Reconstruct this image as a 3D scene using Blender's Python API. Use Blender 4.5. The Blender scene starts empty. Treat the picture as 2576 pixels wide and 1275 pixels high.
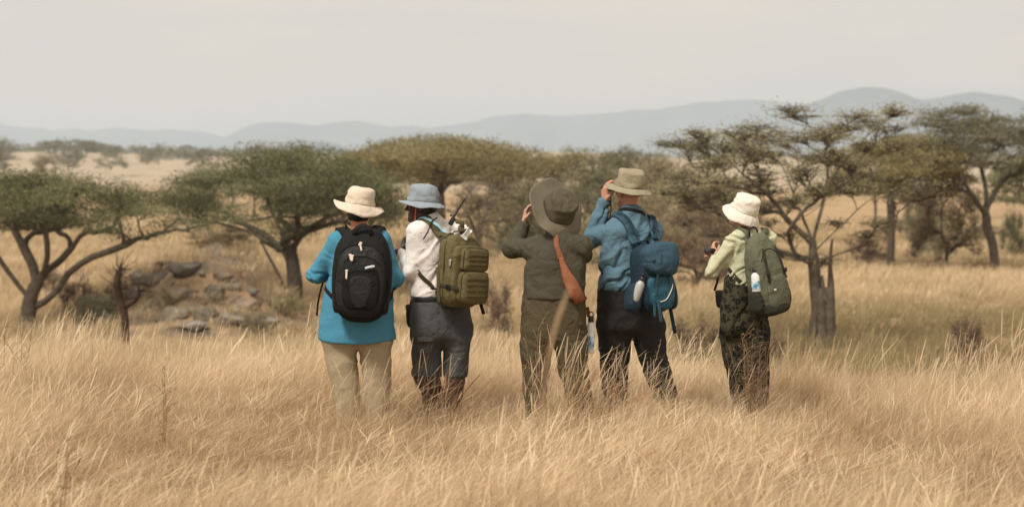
import bpy, math, random
import numpy as np
from mathutils import Vector, Matrix, Euler

# ------------------------------------------------------------------ camera, sky, sun, exposure
sc = bpy.context.scene
COL = sc.collection
rng = np.random.default_rng(7)
random.seed(7)
FPX = 4753.0            # focal length in pixels of a 2576 px wide picture
CAMZ = 1.5
PITCH = math.atan(114.0 / FPX)

cam_d = bpy.data.cameras.new("camera")
cam_d.sensor_width = 36.0
cam_d.lens = 36.0 * FPX / 2576.0
cam_d.clip_start = 0.1
cam_d.clip_end = 30000.0
cam_d.dof.use_dof = True
cam_d.dof.focus_distance = 13.0
cam_d.dof.aperture_fstop = 2.5
cam = bpy.data.objects.new("camera", cam_d)
cam.location = (0, 0, CAMZ)
cam.rotation_euler = (math.pi / 2 - PITCH, 0, 0)
COL.objects.link(cam)
sc.camera = cam

SUN_EL, SUN_AZ = math.radians(52), math.radians(215)   # azimuth clockwise from +Y: behind the camera, to the left
world = bpy.data.worlds.new("World")
sc.world = world
world.use_nodes = True
wt = world.node_tree
wt.nodes.clear()
def wn(t, **k):
    n = wt.nodes.new(t)
    for a, b in k.items():
        setattr(n, a, b)
    return n
w_out = wn("ShaderNodeOutputWorld")
w_sky = wn("ShaderNodeTexSky", sky_type='NISHITA', sun_disc=False, sun_elevation=SUN_EL, sun_rotation=SUN_AZ)
w_bg1 = wn("ShaderNodeBackground"); w_bg1.inputs['Strength'].default_value = 0.10
w_bg2 = wn("ShaderNodeBackground"); w_bg2.inputs['Strength'].default_value = 0.775
w_mix = wn("ShaderNodeMixShader"); w_mix.inputs[0].default_value = 0.93
w_tc = wn("ShaderNodeTexCoord")
w_map = wn("ShaderNodeMapping"); w_map.inputs['Scale'].default_value = (1.6, 1.6, 9.0)
w_noise = wn("ShaderNodeTexNoise"); w_noise.inputs['Scale'].default_value = 3.2
w_noise.inputs['Detail'].default_value = 4.0; w_noise.inputs['Roughness'].default_value = 0.5
w_ramp = wn("ShaderNodeValToRGB")
w_ramp.color_ramp.elements[0].position = 0.30; w_ramp.color_ramp.elements[0].color = (0.68, 0.628, 0.578, 1)
w_ramp.color_ramp.elements[1].position = 0.72; w_ramp.color_ramp.elements[1].color = (0.875, 0.738, 0.60, 1)
w_sep = wn("ShaderNodeSeparateXYZ")
w_r2 = wn("ShaderNodeValToRGB")      # a warmer veil low over the horizon
w_r2.color_ramp.elements[0].position = 0.0; w_r2.color_ramp.elements[0].color = (1.0, 0.95, 0.90, 1)
w_r2.color_ramp.elements[1].position = 0.16; w_r2.color_ramp.elements[1].color = (1, 1, 1, 1)
w_mul = wn("ShaderNodeMix", data_type='RGBA', blend_type='MULTIPLY'); w_mul.inputs[0].default_value = 1.0
L = wt.links.new
L(w_tc.outputs['Generated'], w_map.inputs['Vector']); L(w_map.outputs[0], w_noise.inputs['Vector'])
L(w_noise.outputs['Fac'], w_ramp.inputs[0]); L(w_tc.outputs['Generated'], w_sep.inputs[0])
L(w_sep.outputs['Z'], w_r2.inputs[0]); L(w_ramp.outputs[0], w_mul.inputs[6]); L(w_r2.outputs[0], w_mul.inputs[7])
L(w_mul.outputs[2], w_bg2.inputs['Color']); L(w_sky.outputs[0], w_bg1.inputs['Color'])
L(w_bg1.outputs[0], w_mix.inputs[1]); L(w_bg2.outputs[0], w_mix.inputs[2]); L(w_mix.outputs[0], w_out.inputs['Surface'])

sun_d = bpy.data.lights.new("sun", 'SUN')
sun_d.energy = 3.0
sun_d.angle = math.radians(12)
sun_d.color = (1.0, 0.94, 0.85)
sun = bpy.data.objects.new("sun", sun_d)
sun.rotation_euler = (math.pi / 2 - SUN_EL, 0, math.pi - SUN_AZ)
COL.objects.link(sun)

sc.view_settings.view_transform = 'Standard'
sc.view_settings.look = 'None'
sc.view_settings.gamma = 1.0
sc.view_settings.use_curve_mapping = False
sc.view_settings.exposure = 0.43
sc.cycles.use_denoising = True
sc.cycles.use_adaptive_sampling = False
sc.cycles.max_bounces = 6
sc.cycles.diffuse_bounces = 3
sc.cycles.transmission_bounces = 4
sc.cycles.volume_bounces = 3
sc.cycles.caustics_reflective = False
sc.cycles.caustics_refractive = False

# ------------------------------------------------------------------ helpers
def W(c, r, y):
    """point on the ray of photo position (c, r) at distance y ahead of the camera"""
    u = (c - 1288.0) / FPX; v = (637.3 - r) / FPX
    dx, dy, dz = u, math.cos(PITCH) + v * math.sin(PITCH), -math.sin(PITCH) + v * math.cos(PITCH)
    t = y / dy
    return Vector((dx * t, y, CAMZ + dz * t))

def lin(c):
    c /= 255.0
    return c / 12.92 if c <= 0.04045 else ((c + 0.055) / 1.055) ** 2.4
def S(r, g, b, k=1.0):
    return (lin(r) * k, lin(g) * k, lin(b) * k)

def hash3(ix, iy, iz, seed=0):
    h = (ix.astype(np.int64) * 374761393 + iy.astype(np.int64) * 668265263 + iz.astype(np.int64) * 2147483647 + seed * 974634777) & 0xFFFFFFFF
    h = ((h ^ (h >> 13)) * 1274126177) & 0xFFFFFFFF
    h = (h ^ (h >> 16)) & 0xFFFFFFFF
    return h.astype(np.float64) / 4294967295.0
def vnoise(x, y, z, seed=0):
    x = np.asarray(x, float); y = np.asarray(y, float); z = np.asarray(z, float)
    x, y, z = np.broadcast_arrays(x, y, z)
    ix, iy, iz = np.floor(x).astype(np.int64), np.floor(y).astype(np.int64), np.floor(z).astype(np.int64)
    fx, fy, fz = x - ix, y - iy, z - iz
    fx, fy, fz = fx * fx * (3 - 2 * fx), fy * fy * (3 - 2 * fy), fz * fz * (3 - 2 * fz)
    r = 0
    for dx in (0, 1):
        for dy in (0, 1):
            for dz in (0, 1):
                r = r + hash3(ix + dx, iy + dy, iz + dz, seed) * (fx if dx else 1 - fx) * (fy if dy else 1 - fy) * (fz if dz else 1 - fz)
    return r * 2 - 1
def fbm(x, y, z, seed=0, octs=3):
    r = 0; a = 1.0; s = 1.0; n = 0
    for o in range(octs):
        r = r + a * vnoise(np.asarray(x) * s, np.asarray(y) * s, np.asarray(z) * s, seed + o); n += a
        a *= 0.5; s *= 2.03
    return r / n

ORG = {}
def root_of(o):
    while o.parent is not None:
        o = o.parent
    return o
def tag(o, label=None, cat=None, group=None, kind=None):
    if label: o["label"] = label
    if cat: o["category"] = cat
    if group: o["group"] = group
    if kind: o["kind"] = kind
    return o
def thing(name, label, cat, loc, group=None):
    o = bpy.data.objects.new(name, None)
    o.location = loc
    o.empty_display_size = 0.1
    COL.objects.link(o)
    ORG[o.name] = Vector(loc)
    return tag(o, label, cat, group)
def obj(name, V, F, mat, parent=None, smooth=True, attrs=None, org=None):
    """links vertices (world space) and faces as ONE mesh object under its parent"""
    V = np.asarray(V, float).reshape(-1, 3)
    o3 = Vector((0, 0, 0))
    if parent is not None:
        o3 = ORG[root_of(parent).name]
    elif org is not None:
        o3 = Vector(org)
    V = V - np.array(o3)
    me = bpy.data.meshes.new(name)
    if isinstance(F, np.ndarray):
        n, k = F.shape
        me.vertices.add(len(V)); me.vertices.foreach_set('co', V.astype(np.float32).ravel())
        me.loops.add(n * k); me.loops.foreach_set('vertex_index', F.astype(np.int32).ravel())
        me.polygons.add(n); me.polygons.foreach_set('loop_start', np.arange(0, n * k, k, dtype=np.int32))
        me.update(calc_edges=True); me.validate()
    else:
        me.from_pydata(V.tolist(), [], F)
    me.polygons.foreach_set('use_smooth', [smooth] * len(me.polygons))
    if attrs:
        for an, av in attrs.items():
            a = me.attributes.new(an, 'FLOAT', 'POINT'); a.data.foreach_set('value', np.asarray(av, np.float32))
    if mat is not None:
        me.materials.append(mat)
    me.update()
    o = bpy.data.objects.new(name, me)
    COL.objects.link(o)
    if parent is not None:
        o.parent = parent
    else:
        o.location = o3
        ORG[o.name] = o3
    return o

class MB:
    """collects shapes for one mesh"""
    def __init__(s): s.V = []; s.F = []; s.n = 0; s.A = []
    def add(s, V, F, a=None):
        V = np.asarray(V, float).reshape(-1, 3)
        s.V.append(V); s.F += [tuple(int(i) + s.n for i in f) for f in F]; s.n += len(V)
        if a is not None: s.A.append(np.broadcast_to(np.asarray(a, float), (len(V),)))
        return s
    def build(s, name, mat, parent=None, smooth=True, attr=None, org=None):
        V = np.concatenate(s.V)
        return obj(name, V, s.F, mat, parent, smooth, {attr: np.concatenate(s.A)} if attr and s.A else None, org)

def frame_axes(pts):
    P = np.asarray(pts, float)
    T = np.gradient(P, axis=0)
    T /= np.linalg.norm(T, axis=1)[:, None] + 1e-12
    return P, T
def tube(pts, radii, sides=8, caps=True):
    P, T = frame_axes(pts)
    n = len(P); radii = np.broadcast_to(np.asarray(radii, float), (n,))
    up = np.array([0, 0, 1.0]) if abs(T[0][2]) < 0.9 else np.array([1.0, 0, 0])
    V = []; a = np.linspace(0, 2 * math.pi, sides, endpoint=False)
    u = np.cross(T[0], up); u /= np.linalg.norm(u)
    for i in range(n):
        u = u - T[i] * np.dot(u, T[i]); u /= np.linalg.norm(u) + 1e-12
        w = np.cross(T[i], u)
        V.append(P[i] + radii[i] * (np.cos(a)[:, None] * u + np.sin(a)[:, None] * w))
    V = np.concatenate(V)
    F = [(i * sides + j, i * sides + (j + 1) % sides, (i + 1) * sides + (j + 1) % sides, (i + 1) * sides + j)
         for i in range(n - 1) for j in range(sides)]
    if caps:
        F += [tuple(range(sides))[::-1], tuple((n - 1) * sides + j for j in range(sides))]
    return V, F
def smooth_path(pts, n=24):
    P = np.asarray([tuple(p) for p in pts], float)
    P = np.vstack([2 * P[0] - P[1], P, 2 * P[-1] - P[-2]])
    out = []
    m = len(P) - 3
    for t in np.linspace(0, m - 1e-9, n):
        i = int(t); f = t - i
        a, b, c, d = P[i], P[i + 1], P[i + 2], P[i + 3]
        out.append(0.5 * ((2 * b) + (c - a) * f + (2 * a - 5 * b + 4 * c - d) * f * f + (3 * b - a - 3 * c + d) * f ** 3))
    return np.array(out)
def ribbon(pts, normals, width, thick):
    """flat strap: rectangular section swept along pts, lying on the given normals"""
    P, T = frame_axes(pts)
    n = len(P)
    N = np.broadcast_to(np.asarray(normals, float), (n, 3)) if np.ndim(normals) == 1 else np.asarray(normals, float)
    if len(N) != n:
        tt = np.linspace(0, len(N) - 1, n)
        N = np.stack([np.interp(tt, np.arange(len(N)), N[:, k]) for k in range(3)], 1)
    width = np.broadcast_to(np.asarray(width, float), (n,)) if np.ndim(width) == 0 or len(width) == n else np.interp(np.linspace(0, 1, n), np.linspace(0, 1, len(width)), width)
    V = []
    for i in range(n):
        s = np.cross(T[i], N[i]); s /= np.linalg.norm(s) + 1e-9
        nn = np.cross(s, T[i])
        h, t = width[i] / 2, thick / 2
        for a, b in ((-1, -.6), (-.92, -1), (.92, -1), (1, -.6), (1, .6), (.92, 1), (-.92, 1), (-1, .6)):
            V.append(P[i] + s * h * a + nn * t * b)
    k = 8
    F = [(i * k + j, i * k + (j + 1) % k, (i + 1) * k + (j + 1) % k, (i + 1) * k + j) for i in range(n - 1) for j in range(k)]
    F += [tuple(range(k))[::-1], tuple((n - 1) * k + j for j in range(k))]
    return np.array(V), F
def lathe(prof, seg=20):
    V = []; n = len(prof)
    for r, z in prof:
        for j in range(seg):
            a = 2 * math.pi * j / seg
            V.append((r * math.cos(a), r * math.sin(a), z))
    F = [(i * seg + j, i * seg + (j + 1) % seg, (i + 1) * seg + (j + 1) % seg, (i + 1) * seg + j) for i in range(n - 1) for j in range(seg)]
    F += [tuple(range(seg))[::-1], tuple((n - 1) * seg + j for j in range(seg))]
    return np.array(V), F
def xf(V, M):
    V = np.asarray(V, float).reshape(-1, 3)
    A = np.array(M)
    return V @ A[:3, :3].T + A[:3, 3]
def mrot(yaw=0, pitch=0, roll=0):
    """yaw about z (positive turns +y towards -x), pitch raises +y, roll about y"""
    return Matrix.Rotation(yaw, 4, 'Z') @ Matrix.Rotation(pitch, 4, 'X') @ Matrix.Rotation(roll, 4, 'Y')

# ------------------------------------------------------------------ materials
def nmat(name):
    m = bpy.data.materials.new(name); m.use_nodes = True
    nt = m.node_tree; nt.nodes.clear()
    out = nt.nodes.new("ShaderNodeOutputMaterial")
    return m, nt, out
def cloth(name, colr, rough=0.85, var=0.12, scale=9.0, weave=900.0, bump=0.25, spec=0.25, coarse=0.0, sheen=0.0):
    """fabric or other dull surface: colour with slight wear, fine weave relief"""
    m, nt, out = nmat(name)
    N = nt.nodes.new
    b = N("ShaderNodeBsdfPrincipled"); b.inputs['Roughness'].default_value = rough
    b.inputs['Specular IOR Level'].default_value = spec
    if sheen: b.inputs['Sheen Weight'].default_value = sheen
    tc = N("ShaderNodeTexCoord")
    n1 = N("ShaderNodeTexNoise"); n1.inputs['Scale'].default_value = scale; n1.inputs['Detail'].default_value = 5; n1.inputs['Roughness'].default_value = 0.65
    mx = N("ShaderNodeMix"); mx.data_type = 'RGBA'
    mx.inputs[6].default_value = tuple(max(0, c * (1 - var)) for c in colr) + (1,)
    mx.inputs[7].default_value = tuple(min(1, c * (1 + var)) for c in colr) + (1,)
    nt.links.new(tc.outputs['Object'], n1.inputs['Vector']); nt.links.new(n1.outputs['Fac'], mx.inputs[0])
    nt.links.new(mx.outputs[2], b.inputs['Base Color'])
    n2 = N("ShaderNodeTexNoise"); n2.inputs['Scale'].default_value = weave; n2.inputs['Detail'].default_value = 2
    bp = N("ShaderNodeBump"); bp.inputs['Strength'].default_value = bump; bp.inputs['Distance'].default_value = 0.002
    nt.links.new(tc.outputs['Object'], n2.inputs['Vector']); nt.links.new(n2.outputs['Fac'], bp.inputs['Height'])
    last = bp
    if coarse:
        n3 = N("ShaderNodeTexNoise"); n3.inputs['Scale'].default_value = 13; n3.inputs['Detail'].default_value = 5
        n3.inputs['Distortion'].default_value = 0.8
        b3 = N("ShaderNodeBump"); b3.inputs['Strength'].default_value = min(1, coarse * 1.6); b3.inputs['Distance'].default_value = 0.028
        nt.links.new(tc.outputs['Object'], n3.inputs['Vector']); nt.links.new(n3.outputs['Fac'], b3.inputs['Height'])
        nt.links.new(bp.outputs[0], b3.inputs['Normal']); last = b3
    nt.links.new(last.outputs[0], b.inputs['Normal'])
    nt.links.new(b.outputs[0], out.inputs['Surface'])
    return m
def skin(name, colr, rough=0.5):
    m, nt, out = nmat(name)
    N = nt.nodes.new
    b = N("ShaderNodeBsdfPrincipled"); b.inputs['Roughness'].default_value = rough
    b.inputs['Specular IOR Level'].default_value = 0.4
    tc = N("ShaderNodeTexCoord")
    n1 = N("ShaderNodeTexNoise"); n1.inputs['Scale'].default_value = 38; n1.inputs['Detail'].default_value = 4
    mx = N("ShaderNodeMix"); mx.data_type = 'RGBA'
    mx.inputs[6].default_value = (colr[0] * .95, colr[1] * .86, colr[2] * .85, 1)
    mx.inputs[7].default_value = (min(1, colr[0] * 1.03), colr[1] * 1.12, colr[2] * 1.14, 1)
    nt.links.new(tc.outputs['Object'], n1.inputs['Vector']); nt.links.new(n1.outputs['Fac'], mx.inputs[0])
    nt.links.new(mx.outputs[2], b.inputs['Base Color'])
    n2 = N("ShaderNodeTexNoise"); n2.inputs['Scale'].default_value = 260
    bp = N("ShaderNodeBump"); bp.inputs['Strength'].default_value = 0.25; bp.inputs['Distance'].default_value = 0.0015
    nt.links.new(tc.outputs['Object'], n2.inputs['Vector']); nt.links.new(n2.outputs['Fac'], bp.inputs['Height'])
    nt.links.new(bp.outputs[0], b.inputs['Normal']); nt.links.new(b.outputs[0], out.inputs['Surface'])
    return m
def plain(name, colr, rough=0.5, metal=0.0, spec=0.5):
    return_m = cloth(name, colr, rough, 0.08, 30, 400, 0.08, spec)
    bs = [n for n in return_m.node_tree.nodes if n.type == 'BSDF_PRINCIPLED'][0]
    bs.inputs['Metallic'].default_value = metal
    return return_m
def blade_mat(name, c_lo, c_hi, c_base, transl=0.3, var=0.35, warm=1.0):
    """grass and foliage: 'tint' per blade, 'tone' per instanced clump, paler or darker from root to tip by 'hgt'"""
    m, nt, out = nmat(name)
    N = nt.nodes.new
    a1 = N("ShaderNodeAttribute"); a1.attribute_name = "tint"
    a2 = N("ShaderNodeAttribute"); a2.attribute_name = "tone"; a2.attribute_type = 'INSTANCER'
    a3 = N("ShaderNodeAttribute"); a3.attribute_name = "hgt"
    mx = N("ShaderNodeMix"); mx.data_type = 'RGBA'
    mx.inputs[6].default_value = tuple(c_lo) + (1,); mx.inputs[7].default_value = tuple(c_hi) + (1,)
    nt.links.new(a1.outputs['Fac'], mx.inputs[0])
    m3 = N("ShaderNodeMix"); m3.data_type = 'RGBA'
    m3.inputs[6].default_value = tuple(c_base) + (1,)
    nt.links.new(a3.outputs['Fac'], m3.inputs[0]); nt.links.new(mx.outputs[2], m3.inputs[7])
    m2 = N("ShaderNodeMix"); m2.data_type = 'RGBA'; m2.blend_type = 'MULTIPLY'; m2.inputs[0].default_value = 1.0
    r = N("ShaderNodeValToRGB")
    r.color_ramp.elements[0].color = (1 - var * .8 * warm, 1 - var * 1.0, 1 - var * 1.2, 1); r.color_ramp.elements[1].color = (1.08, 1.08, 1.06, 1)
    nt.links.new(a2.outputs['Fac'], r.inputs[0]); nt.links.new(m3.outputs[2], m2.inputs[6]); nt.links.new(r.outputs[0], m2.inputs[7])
    d = N("ShaderNodeBsdfDiffuse"); t = N("ShaderNodeBsdfTranslucent"); ms = N("ShaderNodeMixShader"); ms.inputs[0].default_value = transl
    nt.links.new(m2.outputs[2], d.inputs['Color']); nt.links.new(m2.outputs[2], t.inputs['Color'])
    nt.links.new(d.outputs[0], ms.inputs[1]); nt.links.new(t.outputs[0], ms.inputs[2]); nt.links.new(ms.outputs[0], out.inputs['Surface'])
    return m
def leaf_mat(name, c_lo, c_hi, transl=0.25):
    m, nt, out = nmat(name)
    N = nt.nodes.new
    a1 = N("ShaderNodeAttribute"); a1.attribute_name = "tint"
    mx = N("ShaderNodeMix"); mx.data_type = 'RGBA'
    mx.inputs[6].default_value = tuple(c_lo) + (1,); mx.inputs[7].default_value = tuple(c_hi) + (1,)
    nt.links.new(a1.outputs['Fac'], mx.inputs[0])
    d = N("ShaderNodeBsdfDiffuse"); t = N("ShaderNodeBsdfTranslucent"); ms = N("ShaderNodeMixShader"); ms.inputs[0].default_value = transl
    nt.links.new(mx.outputs[2], d.inputs['Color']); nt.links.new(mx.outputs[2], t.inputs['Color'])
    nt.links.new(d.outputs[0], ms.inputs[1]); nt.links.new(t.outputs[0], ms.inputs[2]); nt.links.new(ms.outputs[0], out.inputs['Surface'])
    return m
def rock_mat(name, c1, c2, sc_=3.0, bump=0.8):
    m, nt, out = nmat(name)
    N = nt.nodes.new
    b = N("ShaderNodeBsdfPrincipled"); b.inputs['Roughness'].default_value = 0.95; b.inputs['Specular IOR Level'].default_value = 0.1
    tc = N("ShaderNodeTexCoord")
    n1 = N("ShaderNodeTexNoise"); n1.inputs['Scale'].default_value = sc_; n1.inputs['Detail'].default_value = 8; n1.inputs['Roughness'].default_value = 0.7
    r = N("ShaderNodeValToRGB"); r.color_ramp.elements[0].position = .32; r.color_ramp.elements[1].position = .68
    r.color_ramp.elements[0].color = tuple(c1) + (1,); r.color_ramp.elements[1].color = tuple(c2) + (1,)
    nt.links.new(tc.outputs['Object'], n1.inputs['Vector']); nt.links.new(n1.outputs['Fac'], r.inputs[0]); nt.links.new(r.outputs[0], b.inputs['Base Color'])
    bp = N("ShaderNodeBump"); bp.inputs['Strength'].default_value = bump; bp.inputs['Distance'].default_value = 0.05
    nt.links.new(n1.outputs['Fac'], bp.inputs['Height']); nt.links.new(bp.outputs[0], b.inputs['Normal']); nt.links.new(b.outputs[0], out.inputs['Surface'])
    return m
# ------------------------------------------------------------------ the land
_D = np.array([-300, 0, 12, 15.5, 18, 22, 28, 38, 48, 60, 75, 100, 120, 160, 250, 400, 600, 800, 950, 1100, 2000, 4000, 9000], float)
_Z = np.array([0.3, 0, 0, -.01, -.25, -1.1, -1.5, -1.32, -1.25, -1.1, -.85, -.5, 0, .4, 2.6, 7.0, 14.0, 22.5, 27.5, 28.5, 20, 12, 8], float)
_dd = np.concatenate([np.linspace(-300, 200, 1001), np.linspace(201, 9000, 3000)])
_zz = np.interp(_dd, _D, _Z)
_k1 = np.hanning(9); _k1 /= _k1.sum()
_zs = np.convolve(np.pad(_zz, 4, mode='edge'), _k1, mode='valid')
def ground_z(x, y):
    x = np.asarray(x, float); y = np.asarray(y, float)
    z = np.interp(y, _dd, _zs)
    ratio = x / np.maximum(y, 4.0)
    z = z - 0.13 * np.clip((ratio - .06) / .1, 0, 1) * np.clip((y - 10) / 4, 0, 1) * np.clip((24 - y) / 6, 0, 1)
    near = np.clip((60 - y) / 60, 0, 1)
    z = z + 0.05 * near * fbm(x * .55, y * .55, 0, 3, 2)
    far = np.clip((y - 16) / 40, 0, 1)
    z = z + far * 0.22 * fbm(x * .11, y * .11, 0, 11, 3)
    big = np.clip((y - 180) / 600, 0, 1)
    z = z + big * 7.0 * fbm(x * .0045, y * .0045, 0, 21, 3) + np.clip((y - 120) / 200, 0, 1) * 0.5 * fbm(x * .03, y * .03, 0, 25, 2)
    # the eroded bank on the left
    z = z - .62 * np.clip((-.075 - ratio) / .04, 0, 1) * np.clip((y - 34) / 10, 0, 1) * np.clip((72 - y) / 12, 0, 1)
    ridge = np.interp(ratio + .006 * fbm(x * .6, y * .6, 0, 61, 2), [-.275, -.24, -.218, -.2, -.176, -.158, -.142, -.128, -.112, -.095], [0, .3, .8, 1.0, 1.4, 1.6, 1.35, .75, .2, 0])
    prof = np.clip((y - 47.0 - 1.2 * fbm(x * .7, 0, 0, 63, 2)) / 7.0, 0, 1); prof = prof * prof * (3 - 2 * prof)
    prof = prof + .10 * np.sin(prof * 9.4) * (1 - prof)
    back = np.clip((78 - y) / 18, 0, 1); back = back * back * (3 - 2 * back)
    rough = 1 + .75 * fbm(x * .8, y * .8, 0, 31, 4)
    z = z + ridge * prof * back * rough
    return z
def gz(x, y):
    return float(ground_z(np.array([x]), np.array([y]))[0])

def ground_material():
    m, nt, out = nmat("dry_savanna_ground")
    N = nt.nodes.new; Lk = nt.links.new
    b = N("ShaderNodeBsdfPrincipled"); b.inputs['Roughness'].default_value = 1.0; b.inputs['Specular IOR Level'].default_value = 0.0
    tc = N("ShaderNodeTexCoord")
    def noise(s, d, seed, stretch=(1, 1, 1), rough=.6):
        mp = N("ShaderNodeMapping"); mp.inputs['Scale'].default_value = stretch; mp.inputs['Location'].default_value = (seed * 13.1, seed * 7.7, 0)
        n = N("ShaderNodeTexNoise"); n.inputs['Scale'].default_value = s; n.inputs['Detail'].default_value = d; n.inputs['Roughness'].default_value = rough
        Lk(tc.outputs['Object'], mp.inputs['Vector']); Lk(mp.outputs[0], n.inputs['Vector'])
        return n.outputs['Fac']
    def ramp(f, p0, c0, p1, c1):
        r = N("ShaderNodeValToRGB"); e = r.color_ramp.elements
        e[0].position, e[1].position = p0, p1
        e[0].color = tuple(c0) + (1,) if len(c0) == 3 else c0; e[1].color = tuple(c1) + (1,) if len(c1) == 3 else c1
        Lk(f, r.inputs[0]); return r.outputs[0]
    def mix(f, a, c, mode='MIX'):
        x = N("ShaderNodeMix"); x.data_type = 'RGBA'; x.blend_type = mode
        for k, v in ((0, f), (6, a), (7, c)):
            if isinstance(v, (tuple, float, int)): x.inputs[k].default_value = v
            else: Lk(v, x.inputs[k])
        return x.outputs[2]
    tan = ramp(noise(.5, 6, 1), .3, (.42, .295, .17), .7, (.56, .41, .25))
    fine = ramp(noise(5, 5, 2, (1, .35, 1)), .3, (.66, .64, .6), .7, (1.12, 1.1, 1.1))
    c = mix(1.0, tan, fine, 'MULTIPLY')
    brown = ramp(noise(.09, 5, 3, (1, .5, 1)), .52, (0, 0, 0), .68, (1, 1, 1))
    c = mix(brown, c, (.30, .205, .12, 1))
    olive = ramp(noise(.16, 4, 5, (1, .4, 1)), .55, (0, 0, 0), .75, (.7, .7, .7))
    c = mix(olive, c, (.34, .275, .13, 1))
    # bare reddish earth and grey dust where the attribute 'bank' says so
    at = N("ShaderNodeAttribute"); at.attribute_name = "bank"
    earth = ramp(noise(.9, 8, 6, (1, 1, 1), .7), .35, (.11, .085, .062), .66, (.32, .26, .19))
    bare = ramp(noise(.7, 6, 7), .38, (0, 0, 0), .58, (1, 1, 1))
    mm = N("ShaderNodeMath"); mm.operation = 'MULTIPLY'; Lk(at.outputs['Fac'], mm.inputs[0]); Lk(bare, mm.inputs[1])
    c = mix(mm.outputs[0], c, earth)
    # scrub on the far slopes, too far to tell apart
    af = N("ShaderNodeAttribute"); af.attribute_name = "far_scrub_haze"
    scrub = ramp(noise(.055, 7, 9, (1, .45, 1), .75), .55, (0, 0, 0), .64, (1, 1, 1))
    m2 = N("ShaderNodeMath"); m2.operation = 'MULTIPLY'; Lk(af.outputs['Fac'], m2.inputs[0]); Lk(scrub, m2.inputs[1])
    mf = N('ShaderNodeMath'); mf.operation = 'MULTIPLY'; mf.inputs[1].default_value = .75; Lk(af.outputs['Fac'], mf.inputs[0])
    c = mix(mf.outputs[0], c, (.44, .37, .275, 1))  # pale wash: dry far ground with distance haze put into its colour
    c = mix(m2.outputs[0], c, (.17, .155, .11, 1))
    Lk(c, b.inputs['Base Color'])
    bp = N("ShaderNodeBump"); bp.inputs['Strength'].default_value = .9; bp.inputs['Distance'].default_value = .25
    Lk(noise(2.2, 8, 4, (1, 1, 1), .7), bp.inputs['Height']); Lk(bp.outputs[0], b.inputs['Normal'])
    Lk(b.outputs[0], out.inputs['Surface'])
    return m
def build_ground():
    s = np.linspace(-1, 1, 201)
    xs = np.sign(s) * (np.abs(s) * 30 + np.abs(s) ** 5 * 3570)
    ys = np.concatenate([np.linspace(-200, 0, 14)[:-1], np.linspace(0, 30, 61)[:-1], np.linspace(30, 130, 151)[:-1],
                         130 * (9600 / 130) ** np.linspace(0, 1, 150)])
    X, Y = np.meshgrid(xs, ys)
    # fan the middle columns out with distance so that the grid follows the view
    fan = np.clip(Y, 20, 3000) / 60.0
    Xf = np.sign(s) * (np.abs(s)[None, :] * 30) * np.maximum(fan, 1) + np.sign(s) * np.abs(s)[None, :] ** 5 * np.maximum(3570 - 30 * np.maximum(fan, 1), 0)
    Z = ground_z(Xf, Y)
    V = np.stack([Xf, Y, Z], -1).reshape(-1, 3)
    ny, nx = X.shape
    I = np.arange(ny * nx).reshape(ny, nx)
    F = np.stack([I[:-1, :-1], I[:-1, 1:], I[1:, 1:], I[1:, :-1]], -1).reshape(-1, 4)
    ratio = V[:, 0] / np.maximum(V[:, 1], 4)
    bank = np.exp(-((ratio + .17) / .075) ** 2) * np.clip((V[:, 1] - 40) / 6, 0, 1) * np.clip((68 - V[:, 1]) / 8, 0, 1)
    far = np.clip((V[:, 1] - 260) / 200, 0, 1)
    o = obj("ground", V, F, ground_material(), None, True, {"bank": bank, "far_scrub_haze": far})
    tag(o, "dry grassland sloping away to a hillside", None, None, "structure")
build_ground()

# far mountains, each a ridge with a slope in front and behind
def hill(cr, Y, depth, seed, mat):
    cs = np.array([c for c, _ in cr], float); rs = np.array([r for _, r in cr], float)
    cc = np.linspace(cs[0], cs[-1], 260)
    rr = np.interp(cc, cs, rs)
    kk = np.hanning(11); kk /= kk.sum(); rr = np.convolve(np.pad(rr, 5, mode='edge'), kk, mode='valid')
    x = (cc - 1288) * Y / FPX
    top = CAMZ + (523 - rr) * Y / FPX
    top = top + top * .05 * fbm(x * .006, 0, 0, seed, 4)
    ts = np.linspace(-1, 1, 25)
    V = []
    for t in ts:
        prof = (1 - abs(t)) ** 1.25
        yy = Y + t * depth + depth * .2 * fbm(x * .004, t * 2, 0, seed + 4, 2)
        zz = -10 + (top + 10) * np.clip(prof * (1 + .28 * (1 - prof) * fbm(x * .006, t * 3.0, 0, seed + 7, 3) * 2), 0, 1)
        V.append(np.stack([x, yy, zz], -1))
    V = np.concatenate(V); n = len(cc)
    I = np.arange(len(V)).reshape(len(ts), n)
    F = np.stack([I[:-1, :-1], I[:-1, 1:], I[1:, 1:], I[1:, :-1]], -1).reshape(-1, 4)
    o = obj("hills", V, F, mat, None)
    tag(o, None, None, None, "structure")
    return o
m_hill = rock_mat("hill_scrub_haze", (.10, .12, .135), (.155, .17, .175), .01, 0)  # scrub colour with some blue distance haze painted in
hill([(-900, 330), (-500, 322), (-200, 300), (0, 310), (60, 318), (150, 330), (300, 330), (480, 327), (575, 341), (700, 345), (1000, 400)], 8600, 900, 1, m_hill)
hill([(430, 400), (560, 350), (600, 322), (650, 314), (700, 313), (760, 315), (900, 310), (1000, 316), (1060, 322), (1130, 318), (1200, 300), (1280, 290), (1330, 286),
      (1450, 289), (1550, 285), (1640, 278), (1720, 272), (1800, 258), (1880, 254), (1960, 262), (2100, 262), (2400, 290), (2800, 330)], 7700, 800, 2, m_hill)
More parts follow.
